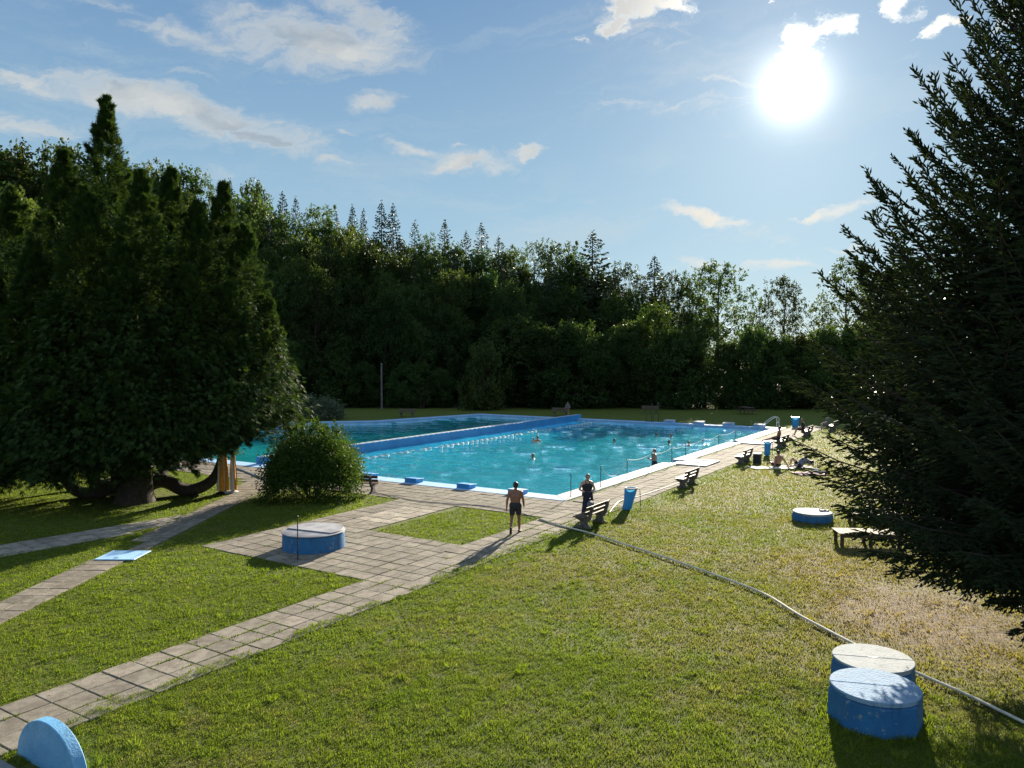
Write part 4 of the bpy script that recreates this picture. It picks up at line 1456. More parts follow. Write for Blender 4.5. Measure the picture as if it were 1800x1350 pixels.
# swimmers
def swimmer(px, py, lab, rz, depth=1.50, sc=1.0, hair='hair_dark', skin='skin', arms='rest'):
    q = ground(px, py, WATER_Z)
    p = pose_stand()
    if arms == 'rest':
        p['arm'] = {s: (V3((0.0, 0.185 * s, 1.40)), V3((0.18, 0.30 * s, 1.33)), V3((0.42, 0.22 * s, 1.36))) for s in (-1, 1)}
    else:
        p['arm'] = {s: (V3((0.0, 0.185 * s, 1.40)), V3((0.10, 0.30 * s, 1.22)), V3((0.28, 0.10 * s, 1.30))) for s in (-1, 1)}
    return person((q.x, q.y, WATER_Z - depth * sc), rz, lab, p, skin, hair, legs=False, voxel=0.016, scale=sc, group='swimmers in the pool')


swimmer(945, 776, 'adult swimmer carrying a small child, near the lane rope', HEAD + PI, 1.32, 1.0, 'hair_grey', 'skin', 'hold')
swimmer(938, 775, 'small child in the arms of the swimmer near the lane rope', HEAD, 1.42, 0.72)
swimmer(937, 806, 'lone swimmer with only the head up, nearest the camera side', HEAD + 2, 1.45)
swimmer(1080, 778, 'swimmer alone in the middle of the pool', HEAD - 2, 1.47)
swimmer(1154, 767, 'reddish swimmer far back in the pool, left of the distant pair', HEAD + 1, 1.46, 1.0, 'hair_grey', 'skin_tan')
swimmer(1180, 769, 'swimmer far back in the pool, right of the distant pair', HEAD + 2.5, 1.46)
swimmer(1176, 781, 'dark haired swimmer just beyond the standing bather', HEAD - 1, 1.46)
swimmer(1211, 783, 'swimmer nearest the pale pool edge, rightmost of all', HEAD + 3, 1.46)

# family under the arborvitae beyond the stems
def chair(loc, rz, lab, mat='iron'):
    t = empty('garden_chair', loc, rz)
    tag(t, lab, 'chair', 'chairs under the arborvitae')
    MB().box((0.0, 0, 0.45), (0.44, 0.46, 0.03)).build('seat', M[mat], t, bevel=0.005)
    MB().box((-0.26, 0, 0.72), (0.03, 0.46, 0.42), ry=math.radians(-12)).build('backrest', M[mat], t, bevel=0.005)
    for sx_ in (-1, 1):
        for sy_ in (-1, 1):
            MB().tube([(sx_ * 0.19, sy_ * 0.2, 0.44), (sx_ * 0.24, sy_ * 0.22, 0)], 0.016, 6).build('leg', M[mat], t)


g8 = ground(338, 818)
g9 = ground(357, 816)
chair(g8, HEAD + 0.4, 'dark chair under the arborvitae holding the blond person')
chair(g9, HEAD + 2.6, 'dark chair under the arborvitae with the striped towel')
ps = pose_sit(0.46, 0.0, 0.42, 0.46, 0.1)
person((g8.x, g8.y, 0.0), HEAD + 0.4, 'blond person in a red top sitting under the arborvitae', ps, 'skin_fair', 'hair_blond', shorts=('cloth_navy', 0.7), top='cloth_red')
ps = pose_sit(0.46, -0.05, 0.42, 0.55, 0.1)
person((g9.x, g9.y, 0.0), HEAD + 2.6, 'person with a red towel sitting opposite under the arborvitae', ps, 'skin', 'hair_dark', shorts=('cloth_red', 0.9), top='cloth_pink')
# ------------------------------------------------------------------ trees
def limb_tube(mb, a, b, ra, rb, bend=0.08, n=6, sides=7):
    a, b = Vector(a), Vector(b)
    L = (b - a).length
    off = Vector(rng.normal(size=3)) * L * bend
    pts = [a.lerp(b, i / n) + off * math.sin(PI * i / n) for i in range(n + 1)]
    mb.tube(pts, [ra + (rb - ra) * i / n for i in range(n + 1)], sides)
    return pts


def broadleaf(name, H, Wd, nblob, nleaf, ls, base_f=0.25, seed=0, open_=0.0, weep=False):
    """tree of height H and crown width Wd: tapered trunk, limbs to every clump, leaf cards through each clump"""
    global rng
    rng = np.random.default_rng(seed)
    t = empty(name)
    mb = MB()
    top = Vector((rng.normal(0, 0.3), rng.normal(0, 0.3), H * 0.86))
    pts = limb_tube(mb, (0, 0, -0.4), top, 0.022 * H, 0.03, 0.02, 9, 8)
    cs, rs = [], []
    for k in range(nblob):
        f = (k + 0.5) / nblob
        z = base_f + (1 - base_f) * f ** 0.85
        prof = math.sin(PI * min(max((z - base_f * 0.75) / (1.06 - base_f * 0.75), 0), 1) ** 0.85) ** 0.7
        a = k * 2.399 + rng.normal(0, 0.3)
        rr = Wd / 2 * prof * (0.35 + 0.65 * math.sqrt(rng.random()))
        r = Wd * (0.13 + 0.08 * rng.random()) * (1.1 - 0.35 * f)
        c = Vector((rr * math.cos(a), rr * math.sin(a), z * H - r * 0.4))
        cs.append(c); rs.append(r)
        j = min(int(max(z - 0.18, 0.12) / 0.86 * 9), 8)
        limb_tube(mb, pts[j], c, 0.007 * H * (1.2 - f), 0.015, 0.08, 5, 5)
    mb.build('trunk', M['bark'], t, smooth=True)
    P, tone = [], []
    per = (np.array(rs) ** 2)
    per = (per / per.sum() * nleaf).astype(int)
    Ds = []
    for c, r, n in zip(cs, rs, per):
        # twig clusters inside each clump give an uneven edge and gaps
        nc = max(int(n / 13), 6)
        d = rand_unit(nc)
        d[:, 2] *= 0.8
        rad = r * (0.30 + 0.85 * rng.random(nc) ** 0.7)
        cc = np.array(c) + d * rad[:, None]
        w = rng.integers(0, nc, n)
        q = cc[w] + rng.normal(0, r * (0.15 - 0.03 * open_), (n, 3))
        if weep:
            q[:, 2] -= rng.random(n) * r * 1.3
        P.append(q)
        dd = unit(d[w] + rng.normal(0, 0.7, (n, 3)))
        dd[:, 2] -= 0.35 if not weep else 1.5
        Ds.append(unit(dd))
        tone.append(np.clip(0.5 * rng.random(nc)[w] + 0.5 * rng.random(n), 0, 1))
    P, D = np.concatenate(P), np.concatenate(Ds)
    tone = np.concatenate(tone)
    L = ls * (0.7 + 0.7 * rng.random(len(P)))
    np_mesh('crown', cards(P, D, side_of(D), L * 1.15, L * 0.72), 4, M['leaf'], t, tone)
    return t


def conifer(name, H, R, nwh, dens, seed, mat='needle_far', base_f=0.06, droop=0.25, ragged=0.25, ls=0.5):
    global rng
    rng = np.random.default_rng(seed)
    t = empty(name)
    MB().tube([(0, 0, -0.4), (0, 0, H * 0.5), (0, 0, H * 0.985)], [0.014 * H, 0.009 * H, 0.02], 7).build('trunk', M['bark_dark'], t, smooth=True)
    P, D, L, Wd, tone = [], [], [], [], []
    for k in range(nwh * 6):
        if True:
            f = (k + rng.random()) / (nwh * 6)
            z = H * (base_f + (0.985 - base_f) * f)
            a = k * 2.399 + rng.normal(0, 0.3)
            Lb = R * (1 - f) ** 0.72 * (1 - ragged * rng.random() ** 1.5) + 0.12
            n = max(int(dens * Lb), 3)
            s = (np.arange(n) + rng.random(n)) / n
            s = s ** 0.8
            up = 0.3 if f > 0.8 else -0.02
            zz = z + Lb * (up * s - droop * s * s + 0.22 * s ** 4)
            lat = rng.normal(0, 1, n) * 0.17 * Lb * (1.05 - s)
            x = Lb * s
            ca_, sa_ = math.cos(a), math.sin(a)
            P.append(np.stack([x * ca_ - lat * sa_, x * sa_ + lat * ca_, zz - np.abs(lat) * 0.35], 1))
            d = np.stack([np.full(n, ca_) - np.sign(lat) * 0.7 * sa_, np.full(n, sa_) + np.sign(lat) * 0.7 * ca_,
                          -0.35 - 0.5 * rng.random(n)], 1) + rng.normal(0, 0.25, (n, 3))
            D.append(unit(d))
            L.append(ls * (0.6 + 0.7 * rng.random(n)) * (0.72 + 0.28 * (1 - f)))
            tone.append(np.clip(rng.random(n) * 0.6 + 0.4 * s, 0, 1))
    n = 26
    P.append(np.stack([rng.normal(0, 0.05, n), rng.normal(0, 0.05, n), H * (0.93 + 0.07 * rng.random(n))], 1))
    D.append(unit(np.stack([rng.normal(0, 1, n), rng.normal(0, 1, n), 0.8 + rng.random(n)], 1)))
    L.append(np.full(n, ls * 0.6)); tone.append(rng.random(n))
    P, D, L, tone = map(np.concatenate, (P, D, L, tone))
    np_mesh('crown', cards(P, D, side_of(D), L, L * 0.55), 4, M[mat], t, tone)
    return t


def sparse_pine(name, H, R, seed):
    """tall bare stem, tiers of flat tufted branches in the upper half"""
    return conifer(name, H, R, 18, 12, seed, 'pine', 0.34, 0.06, 0.55, 0.55)


PROTO = {}
PROTO['oak'] = [broadleaf('broadleaf_tree', 18, 12.0, 34, 15000, 0.34, 0.10, 21), broadleaf('broadleaf_tree', 17, 11.0, 30, 14000, 0.32, 0.12, 22),
                broadleaf('broadleaf_tree', 20, 11.5, 38, 16000, 0.34, 0.08, 23)]
PROTO['ash'] = [broadleaf('broadleaf_tree', 18, 11.0, 30, 9000, 0.27, 0.30, 31, 1.0), broadleaf('broadleaf_tree', 19, 12.0, 34, 9500, 0.27, 0.26, 32, 1.0)]
PROTO['spruce'] = [conifer('spruce_tree', 22, 3.9, 40, 9, 41), conifer('spruce_tree', 20, 4.2, 36, 9, 42)]
PROTO['larch'] = [conifer('larch_tree', 22, 4.2, 30, 6, 51, 'pine', 0.18, 0.10, 0.5, 0.55)]
PROTO['pine'] = [sparse_pine('pine_tree', 21, 4.4, 61)]
PROTO['weep'] = [broadleaf('weeping_tree', 10, 7.0, 26, 9000, 0.28, 0.1, 71, 0.5, True)]
PROTO['hedge'] = [broadleaf('shrubby_tree', 10, 7.2, 46, 26000, 0.215, 0.0, 81), broadleaf('shrubby_tree', 10, 6.6, 44, 26000, 0.205, 0.0, 82)]
BASEH = {'oak': [18, 17, 20], 'ash': [18, 19], 'spruce': [22, 20], 'larch': [22], 'pine': [21], 'weep': [10], 'hedge': [10, 10]}
USED = set()
PK = {k: 0 for k in PROTO}
LOOK = {'oak': 'dense round crowned broadleaf tree', 'ash': 'loose crowned broadleaf tree with sky showing through', 'spruce': 'dark pointed spruce',
        'larch': 'slender feathery larch', 'pine': 'tall sparse pine', 'weep': 'weeping tree with hanging branches', 'hedge': 'dark dense shrubby tree'}


def plant(kind, px, top, D, wide, row, group, num):
    lst = PROTO[kind]
    i = PK[kind] % len(lst)
    PK[kind] += 1
    src = lst[i]
    u, v = cam2world((px - 900) / FPX * D, D)
    gz = hill_z(px, D) if D > 92 else 0.0
    zt = at(px, top, D).z
    h = max(zt - gz, 3.0)
    if (kind, i) in USED:
        o = copy_tree(src)
    else:
        o = src
        USED.add((kind, i))
    s = h / BASEH[kind][i] / 0.985
    o.location = (u, v, gz)
    o.rotation_euler = (RND.uniform(-.02, .02), RND.uniform(-.02, .02), RND.random() * 6.28)
    o.scale = (s * wide, s * wide, s)
    tag(o, '%s, %s from the left %s' % (LOOK[kind], ORD[num], row), 'tree', group)
    return o


# skyline row, left to right: (kind, px, top py, distance, widening)
SKY = [('oak', -60, 262, 108, 1.0), ('oak', 10, 262, 112, .9), ('spruce', 55, 248, 118, .9), ('oak', 112, 262, 116, .75), ('oak', 210, 285, 122, .9),
       ('ash', 262, 288, 126, .8), ('oak', 312, 296, 124, .8), ('ash', 362, 306, 128, .55), ('spruce', 408, 318, 130, .8), ('oak', 445, 326, 128, .55),
       ('spruce', 497, 340, 128, .95), ('spruce', 522, 350, 132, .7), ('ash', 560, 362, 128, .75), ('spruce', 594, 376, 134, .7), ('spruce', 622, 364, 128, .75), ('spruce', 640, 370, 132, .7),
       ('spruce', 671, 358, 126, .85), ('spruce', 692, 362, 130, .95), ('larch', 726, 390, 128, .9), ('ash', 752, 415, 132, .6),
       ('larch', 782, 390, 126, 1.0), ('pine', 820, 410, 130, .9), ('larch', 850, 396, 128, 1.1), ('pine', 880, 418, 132, .9), ('ash', 905, 436, 128, .6),
       ('ash', 940, 428, 124, .8), ('ash', 985, 428, 126, .8), ('pine', 1040, 410, 122, 1.35), ('oak', 1012, 455, 126, .7), ('ash', 1105, 466, 124, .85),
       ('spruce', 1154, 452, 128, 1.2), ('ash', 1175, 480, 122, .8), ('ash', 1262, 462, 120, .95), ('ash', 1215, 484, 126, .7), ('ash', 1380, 488, 122, .75),
       ('ash', 1330, 545, 130, .4), ('ash', 1490, 462, 112, .95), ('oak', 1560, 470, 116, .9), ('ash', 1650, 460, 118, .9), ('oak', 1760, 470, 118, .9)]
SKY.sort(key=lambda q: q[1])
for n_, q in enumerate(SKY):
    plant(*q, 'along the skyline', 'trees along the wooded skyline', n_)
MID = [('oak', -40, 330, 88, .9), ('oak', 60, 350, 92, .8), ('oak', 330, 400, 112, .8), ('oak', 455, 405, 112, .7), ('oak', 540, 420, 112, .75), ('oak', 600, 408, 110, .6), ('oak', 640, 435, 112, .7),
       ('oak', 690, 455, 108, .75), ('larch', 735, 440, 116, .9), ('oak', 765, 448, 112, .7), ('oak', 815, 482, 108, .75), ('oak', 862, 480, 110, .6),
       ('pine', 885, 455, 118, .8), ('oak', 930, 500, 112, .8), ('oak', 1000, 505, 114, .8), ('oak', 1080, 520, 114, .75), ('oak', 1140, 540, 110, .6), ('oak', 1210, 548, 112, .6)]
skl = [(-60, 262), (60, 258), (210, 285), (312, 296), (445, 326), (520, 356), (640, 378), (726, 400), (850, 415), (940, 432), (1040, 440), (1150, 478), (1200, 500)]
for q_ in range(-40, 1170, 44):
    MID.append(('oak', q_ + RND.uniform(-10, 10), float(np.interp(q_, [a for a, b in skl], [b for a, b in skl])) + RND.uniform(22, 52), RND.uniform(119, 126), RND.uniform(.62, .85)))
for q_ in range(420, 900, 52):
    MID.append(('oak', q_ + RND.uniform(-12, 12), float(np.interp(q_, [a for a, b in skl], [b for a, b in skl])) + RND.uniform(75, 115), RND.uniform(103, 108), RND.uniform(.62, .8)))
MID += [('spruce', 480, 392, 112, 1.1), ('spruce', 575, 420, 110, 1.1), ('spruce', 655, 420, 112, 1.15), ('spruce', 705, 418, 114, 1.1), ('spruce', 800, 440, 114, 1.1), ('pine', 965, 455, 116, 1.2),
        ('spruce', 905, 470, 110, 1.2), ('pine', 1085, 470, 118, 1.2), ('spruce', 380, 372, 114, 1.1)]
MID.sort(key=lambda q: q[1])
for n_, q in enumerate(MID):
    plant(*q, 'of the middle rank', 'middle rank of the wood', n_)
FRONT = [('oak', 420, 500, 98, .75), ('oak', 478, 470, 100, .75), ('oak', 558, 478, 97, .85), ('oak', 620, 545, 99, .75), ('oak', 682, 512, 98, .8), ('oak', 735, 570, 96, .7),
         ('oak', 790, 545, 99, .8), ('hedge', 590, 610, 95, 1.1), ('hedge', 640, 640, 94, 1.2), ('hedge', 715, 640, 94, 1.2), ('hedge', 775, 650, 94, 1.2), ('weep', 850, 598, 90, .95), ('hedge', 905, 560, 97, 1.2), ('oak', 880, 520, 101, .7),
         ('hedge', 955, 575, 94, 1.1), ('hedge', 1010, 568, 93, 1.1), ('oak', 1062, 590, 93, 1.0), ('hedge', 1105, 572, 95, 1.1), ('oak', 1150, 540, 94, .8), ('hedge', 1196, 578, 92, 1.0),
         ('oak', 1240, 556, 94, .75), ('hedge', 1284, 604, 92, 1.05), ('hedge', 1325, 578, 93, .9), ('hedge', 1368, 596, 92, 1.0), ('hedge', 1410, 592, 93, 1.0), ('hedge', 1455, 580, 92, 1.1),
         ('hedge', 1505, 580, 92, 1.1), ('hedge', 1560, 575, 92, 1.2), ('hedge', 1620, 580, 92, 1.2), ('hedge', 1690, 580, 92, 1.2), ('hedge', 1760, 580, 92, 1.2), ('hedge', 505, 600, 93, 1.2), ('hedge', 440, 600, 93, 1.2)]
FRONT.sort(key=lambda q: q[1])
for n_, q in enumerate(FRONT):
    plant(*q, 'of the front rank', 'front rank behind the far lawn', n_)


# ------------------------------------------------------------------ shrubs
def shrub(loc, name, lab, R, H, n, ls, mat, seed, sprout=0):
    global rng
    rng = np.random.default_rng(seed)
    t = empty(name, loc)
    tag(t, lab, 'shrub')
    mb = MB()
    for k in range(16):
        a = k * 2.4
        r = R * (0.45 + 0.4 * rng.random())
        z = H * (0.35 + 0.55 * rng.random())
        limb_tube(mb, (0.25 * math.cos(a), 0.25 * math.sin(a), -0.1), (r * math.cos(a), r * math.sin(a), z), 0.035, 0.008, 0.1, 5, 5)
    for k in range(sprout):
        a, r = rng.random() * 6.28, R * 0.75 * math.sqrt(rng.random())
        mb.tube([(r * math.cos(a), r * math.sin(a), H * 0.7), (r * 1.05 * math.cos(a), r * 1.05 * math.sin(a), H * (1.02 + 0.12 * rng.random()))], [0.012, 0.004], 4)
    mb.build('stems', M['bark'], t, smooth=True)
    nc = n // 22
    d = rand_unit(nc)
    d[:, 2] = np.abs(d[:, 2]) * 1.0 - 0.75 * rng.random(nc)
    lump = 1 + 0.14 * np.sin(4 * np.arctan2(d[:, 1], d[:, 0]) + 2) + 0.1 * np.sin(7 * d[:, 2] * 3 + 1)
    rad = (0.45 + 0.58 * rng.random(nc) ** 0.5) * lump
    cc = np.stack([d[:, 0] * R * rad, d[:, 1] * R * rad, H * 0.44 + d[:, 2] * H * 0.56 * rad], 1)
    if sprout:
        s_ = rng.random(sprout * 6)
        a = rng.random(sprout)[:, None].repeat(6, 1).ravel() * 6.28
        r = (R * 0.72 * np.sqrt(rng.random(sprout)))[:, None].repeat(6, 1).ravel()
        hh_ = (H * (0.06 + 0.16 * rng.random(sprout)))[:, None].repeat(6, 1).ravel()
        dome = H * 0.44 + H * 0.54 * np.sqrt(np.clip(1 - (r / R) ** 2, 0, 1))
        sp = np.stack([r * np.cos(a), r * np.sin(a), dome + hh_ * s_], 1)
    w = rng.integers(0, nc, n)
    P = cc[w] + rng.normal(0, R * 0.075, (n, 3))
    D = unit(d[w] * 0.8 + rng.normal(0, 0.6, (n, 3)) + np.array([0, 0, -0.15]))
    if sprout:
        k = len(sp)
        P = np.concatenate([P, np.repeat(sp, 9, 0) + rng.normal(0, 0.035, (k * 9, 3))])
        D = np.concatenate([D, unit(rng.normal(0, 0.8, (k * 9, 3)) + np.array([0, 0, 0.6]))])
    P[:, 2] = np.maximum(P[:, 2], 0.06)
    L = ls * (0.7 + 0.6 * rng.random(len(P)))
    np_mesh('leaves', cards(P, D, side_of(D), L, L * 0.58), 4, M[mat], t, rng.random(len(P)))
    return t


g = ground(545, 882)
shrub((g.x + 1.0 - 0.35 * sA, g.y + 0.4 + 0.35 * cA, 0), 'round_bush', 'large round leafy bush beside the pool deck and blue tank', 2.02, 2.95, 70000, 0.092, 'shrub', 91, 40)
g = ground(556, 737)
shrub(g, 'round_bush', 'pale round bush on the shaded far lawn', 2.6, 2.3, 7000, 0.2, 'sage', 92)
g = ground(742, 718)
shrub(g, 'young_tree', 'small pale sapling against the dark front trees', 0.9, 3.4, 900, 0.2, 'leaf', 93)


# ------------------------------------------------------------------ the big arborvitae on the left
def thuja_group():
    global rng
    rng = np.random.default_rng(5)
    base = ground(238, 882)
    t = empty('arborvitae', base)
    tag(t, 'huge dark arborvitae with several curved stems rising from one root', 'tree')
    loc = lambda px, py, D: at(px, py, D) - base
    mb = MB()
    mb.tube([(0, 0, -0.3), (0, 0, 0.3), (0.1, 0, 1.2), (0, 0, 5), (0, 0, 9.5)], [1.0, 0.72, 0.55, 0.40, 0.10], 14)
    mb.build('trunk', M['bark'], t, smooth=True)
    b = Vector((0, 0, 0.35))
    stems = [[(238, 862, 33.6), (285, 845, 33.6), (322, 860, 33.6), (352, 857, 33.8), (378, 838, 34), (392, 800, 34.2), (398, 755, 34.4), (402, 620, 34.5)],
             [(238, 862, 33.5), (200, 855, 33.4), (172, 866, 33.2), (145, 866, 33), (125, 856, 32.8), (113, 835, 32.7), (108, 800, 32.6), (105, 640, 32.6)],
             [(236, 860, 34.5), (205, 850, 35), (182, 852, 35.3), (168, 845, 35.5), (155, 825, 35.7), (148, 780, 36)],
             [(242, 858, 34.6), (275, 846, 35.2), (288, 825, 35.8), (296, 795, 36), (300, 700, 36.2)],
             [(230, 866, 33.2), (214, 860, 32.6), (206, 840, 32.2), (200, 790, 32), (196, 650, 31.8)]]
    for s_ in stems:
        P = smooth_path([loc(*q) for q in s_], 6)
        n = len(P)
        r = [0.34 - 0.20 * (i / (n - 1)) for i in range(n)]
        MB().tube(P, r, 9).build('stem', M['bark'], t, smooth=True)
    # crown: overlapping spires; (px centre, py top, py skirt, distance, radius m)
    SP = [(186, 172, 800, 33.5, 3.0), (112, 262, 842, 33.2, 3.0), (20, 330, 850, 33.0, 3.2), (-70, 340, 850, 34.0, 3.6), (250, 300, 832, 31.5, 2.6), (150, 330, 850, 31.0, 2.7),
          (300, 298, 808, 34.5, 2.6), (345, 355, 800, 33.0, 2.4), (392, 322, 770, 34.5, 2.3), (432, 400, 772, 34.4, 2.1), (468, 520, 765, 34.6, 1.75), (60, 430, 852, 31.4, 2.6),
          (215, 420, 835, 30.8, 2.4), (330, 470, 812, 31.8, 2.3), (400, 500, 775, 33.0, 2.1), (-20, 470, 856, 31.6, 2.8), (100, 520, 852, 30.6, 2.4), (280, 560, 822, 31.0, 2.2)]
    Pq, Dq, Lq, tq, Sq = [], [], [], [], []
    for k, (px, top, sk, D, R) in enumerate(SP):
        zt, zs = loc(px, top, D), loc(px, sk, D)
        H = zt.z - zs.z
        n = int(950 * H * (R / 2.6))
        zs.z += 0.45
        H -= 0.45
        f = rng.random(n) ** 1.15
        a = rng.random(n) * 2 * PI
        # vertical fluting of the foliage, ragged outline
        prof = np.clip((1 - f ** 1.05) ** (0.90 if k else 0.95) * (0.72 + 0.28 * np.minimum(f / 0.12, 1)), 0.015, None)
        lob = 1 + 0.14 * np.sin(4 * a + 5 * f + k) + 0.13 * np.sin(7 * a - 17 * f + 2 * k) + 0.10 * np.sin(11 * a + 31 * f)
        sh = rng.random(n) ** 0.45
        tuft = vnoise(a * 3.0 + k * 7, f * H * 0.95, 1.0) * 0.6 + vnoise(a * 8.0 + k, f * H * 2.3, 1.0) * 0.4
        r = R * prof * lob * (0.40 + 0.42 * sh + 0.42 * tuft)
        zz = zs.z + f * H + 0.12 * R * rng.normal(0, 1, n) * (1 - f)
        P = np.stack([zt.x + (zs.x - zt.x) * (1 - f) + r * np.cos(a), zt.y + (zs.y - zt.y) * (1 - f) + r * np.sin(a), zz], 1)
        # sprays sweep outwards; lower ones hang, upper ones reach up
        upz = np.where(f > 0.82, 0.9, np.where(f > 0.55, 0.2, -0.30)) + rng.normal(0, 0.35, n) - 0.5 * (rng.random(n) < 0.5) * (f < 0.7)
        D_ = unit(np.stack([np.cos(a), np.sin(a), upz], 1) + rng.normal(0, 0.28, (n, 3)))
        Pq.append(P); Dq.append(D_)
        Lq.append((0.15 + 0.19 * rng.random(n)) * (1 - 0.25 * f))
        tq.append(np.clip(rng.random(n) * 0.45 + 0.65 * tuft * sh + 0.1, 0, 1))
        tang = np.stack([-np.sin(a), np.cos(a), rng.normal(0, 0.5, n)], 1)
        Sq.append(unit(np.cross(D_, tang)))
        # feathery plumes standing off the surface
        np_ = int(8.5 * H * (R / 2.6)) + 14
        pf = np.concatenate([rng.random(np_ - 14) ** 1.1 * 0.95, 0.86 + 0.13 * rng.random(14)])
        pa = rng.random(np_) * 2 * PI
        pr = np.clip((1 - pf ** 1.05) ** (0.90 if k else 0.95) * (0.72 + 0.28 * np.minimum(pf / 0.12, 1)), 0.02, None) * R * (0.70 + 0.22 * rng.random(np_))
        pz = zs.z + pf * H
        lx, ly = zt.x + (zs.x - zt.x) * (1 - pf), zt.y + (zs.y - zt.y) * (1 - pf)
        up_ = np.where(pf > 0.8, 1.6, np.where(pf > 0.45, 0.9, 0.35)) * (0.5 + rng.random(np_)) - 0.8 * (pf < 0.16)
        ax = unit(np.stack([np.cos(pa) * 0.8, np.sin(pa) * 0.8, up_], 1) + rng.normal(0, 0.15, (np_, 3)))
        pl = (0.45 + 0.65 * rng.random(np_)) * (0.75 + 0.25 * (1 - pf)) * min(1.0, R / 2.4) * np.clip(1.35 - pf, 0.36, 1.0)
        per = 95
        tt = rng.random((np_, per)) ** 0.8
        off = rng.normal(0, 1, (np_, per, 3)) * (0.135 * (1.08 - tt) + 0.015)[:, :, None] * pl[:, None, None]
        pp = np.stack([lx + pr * np.cos(pa), ly + pr * np.sin(pa), pz], 1)
        q = pp[:, None, :] + ax[:, None, :] * (pl[:, None] * tt)[:, :, None] + off
        dd = unit(ax[:, None, :] * 1.25 + unit(off) * 0.55 + rng.normal(0, 0.2, off.shape))
        m_ = np_ * per
        Pq.append(q.reshape(-1, 3)); Dq.append(dd.reshape(-1, 3))
        Lq.append(0.11 + 0.15 * rng.random(m_))
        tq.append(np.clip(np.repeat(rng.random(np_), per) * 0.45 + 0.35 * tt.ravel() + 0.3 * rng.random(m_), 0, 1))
        Sq.append(unit(np.cross(dd.reshape(-1, 3), rng.normal(size=(m_, 3)))))
    P, D_, L, tn, N_ = map(np.concatenate, (Pq, Dq, Lq, tq, Sq))
    keep = P[:, 2] > 0.85
    P, D_, L, tn, N_ = P[keep], D_[keep], L[keep], tn[keep], N_[keep]
    S_ = unit(np.cross(N_, D_))
    # each flat spray is a fan of three slim blades
    V, T = [], []
    for an, sc, wd in ((0, 1.15, 0.15), (0.42, 0.85, 0.15), (-0.42, 0.85, 0.15)):
        d = unit(D_ * math.cos(an) + S_ * math.sin(an))
        s2 = unit(np.cross(N_, d))
        V.append(cards(P, d, s2, L * sc, L * wd))
        T.append(tn)
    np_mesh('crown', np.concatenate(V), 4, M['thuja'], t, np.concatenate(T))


thuja_group()


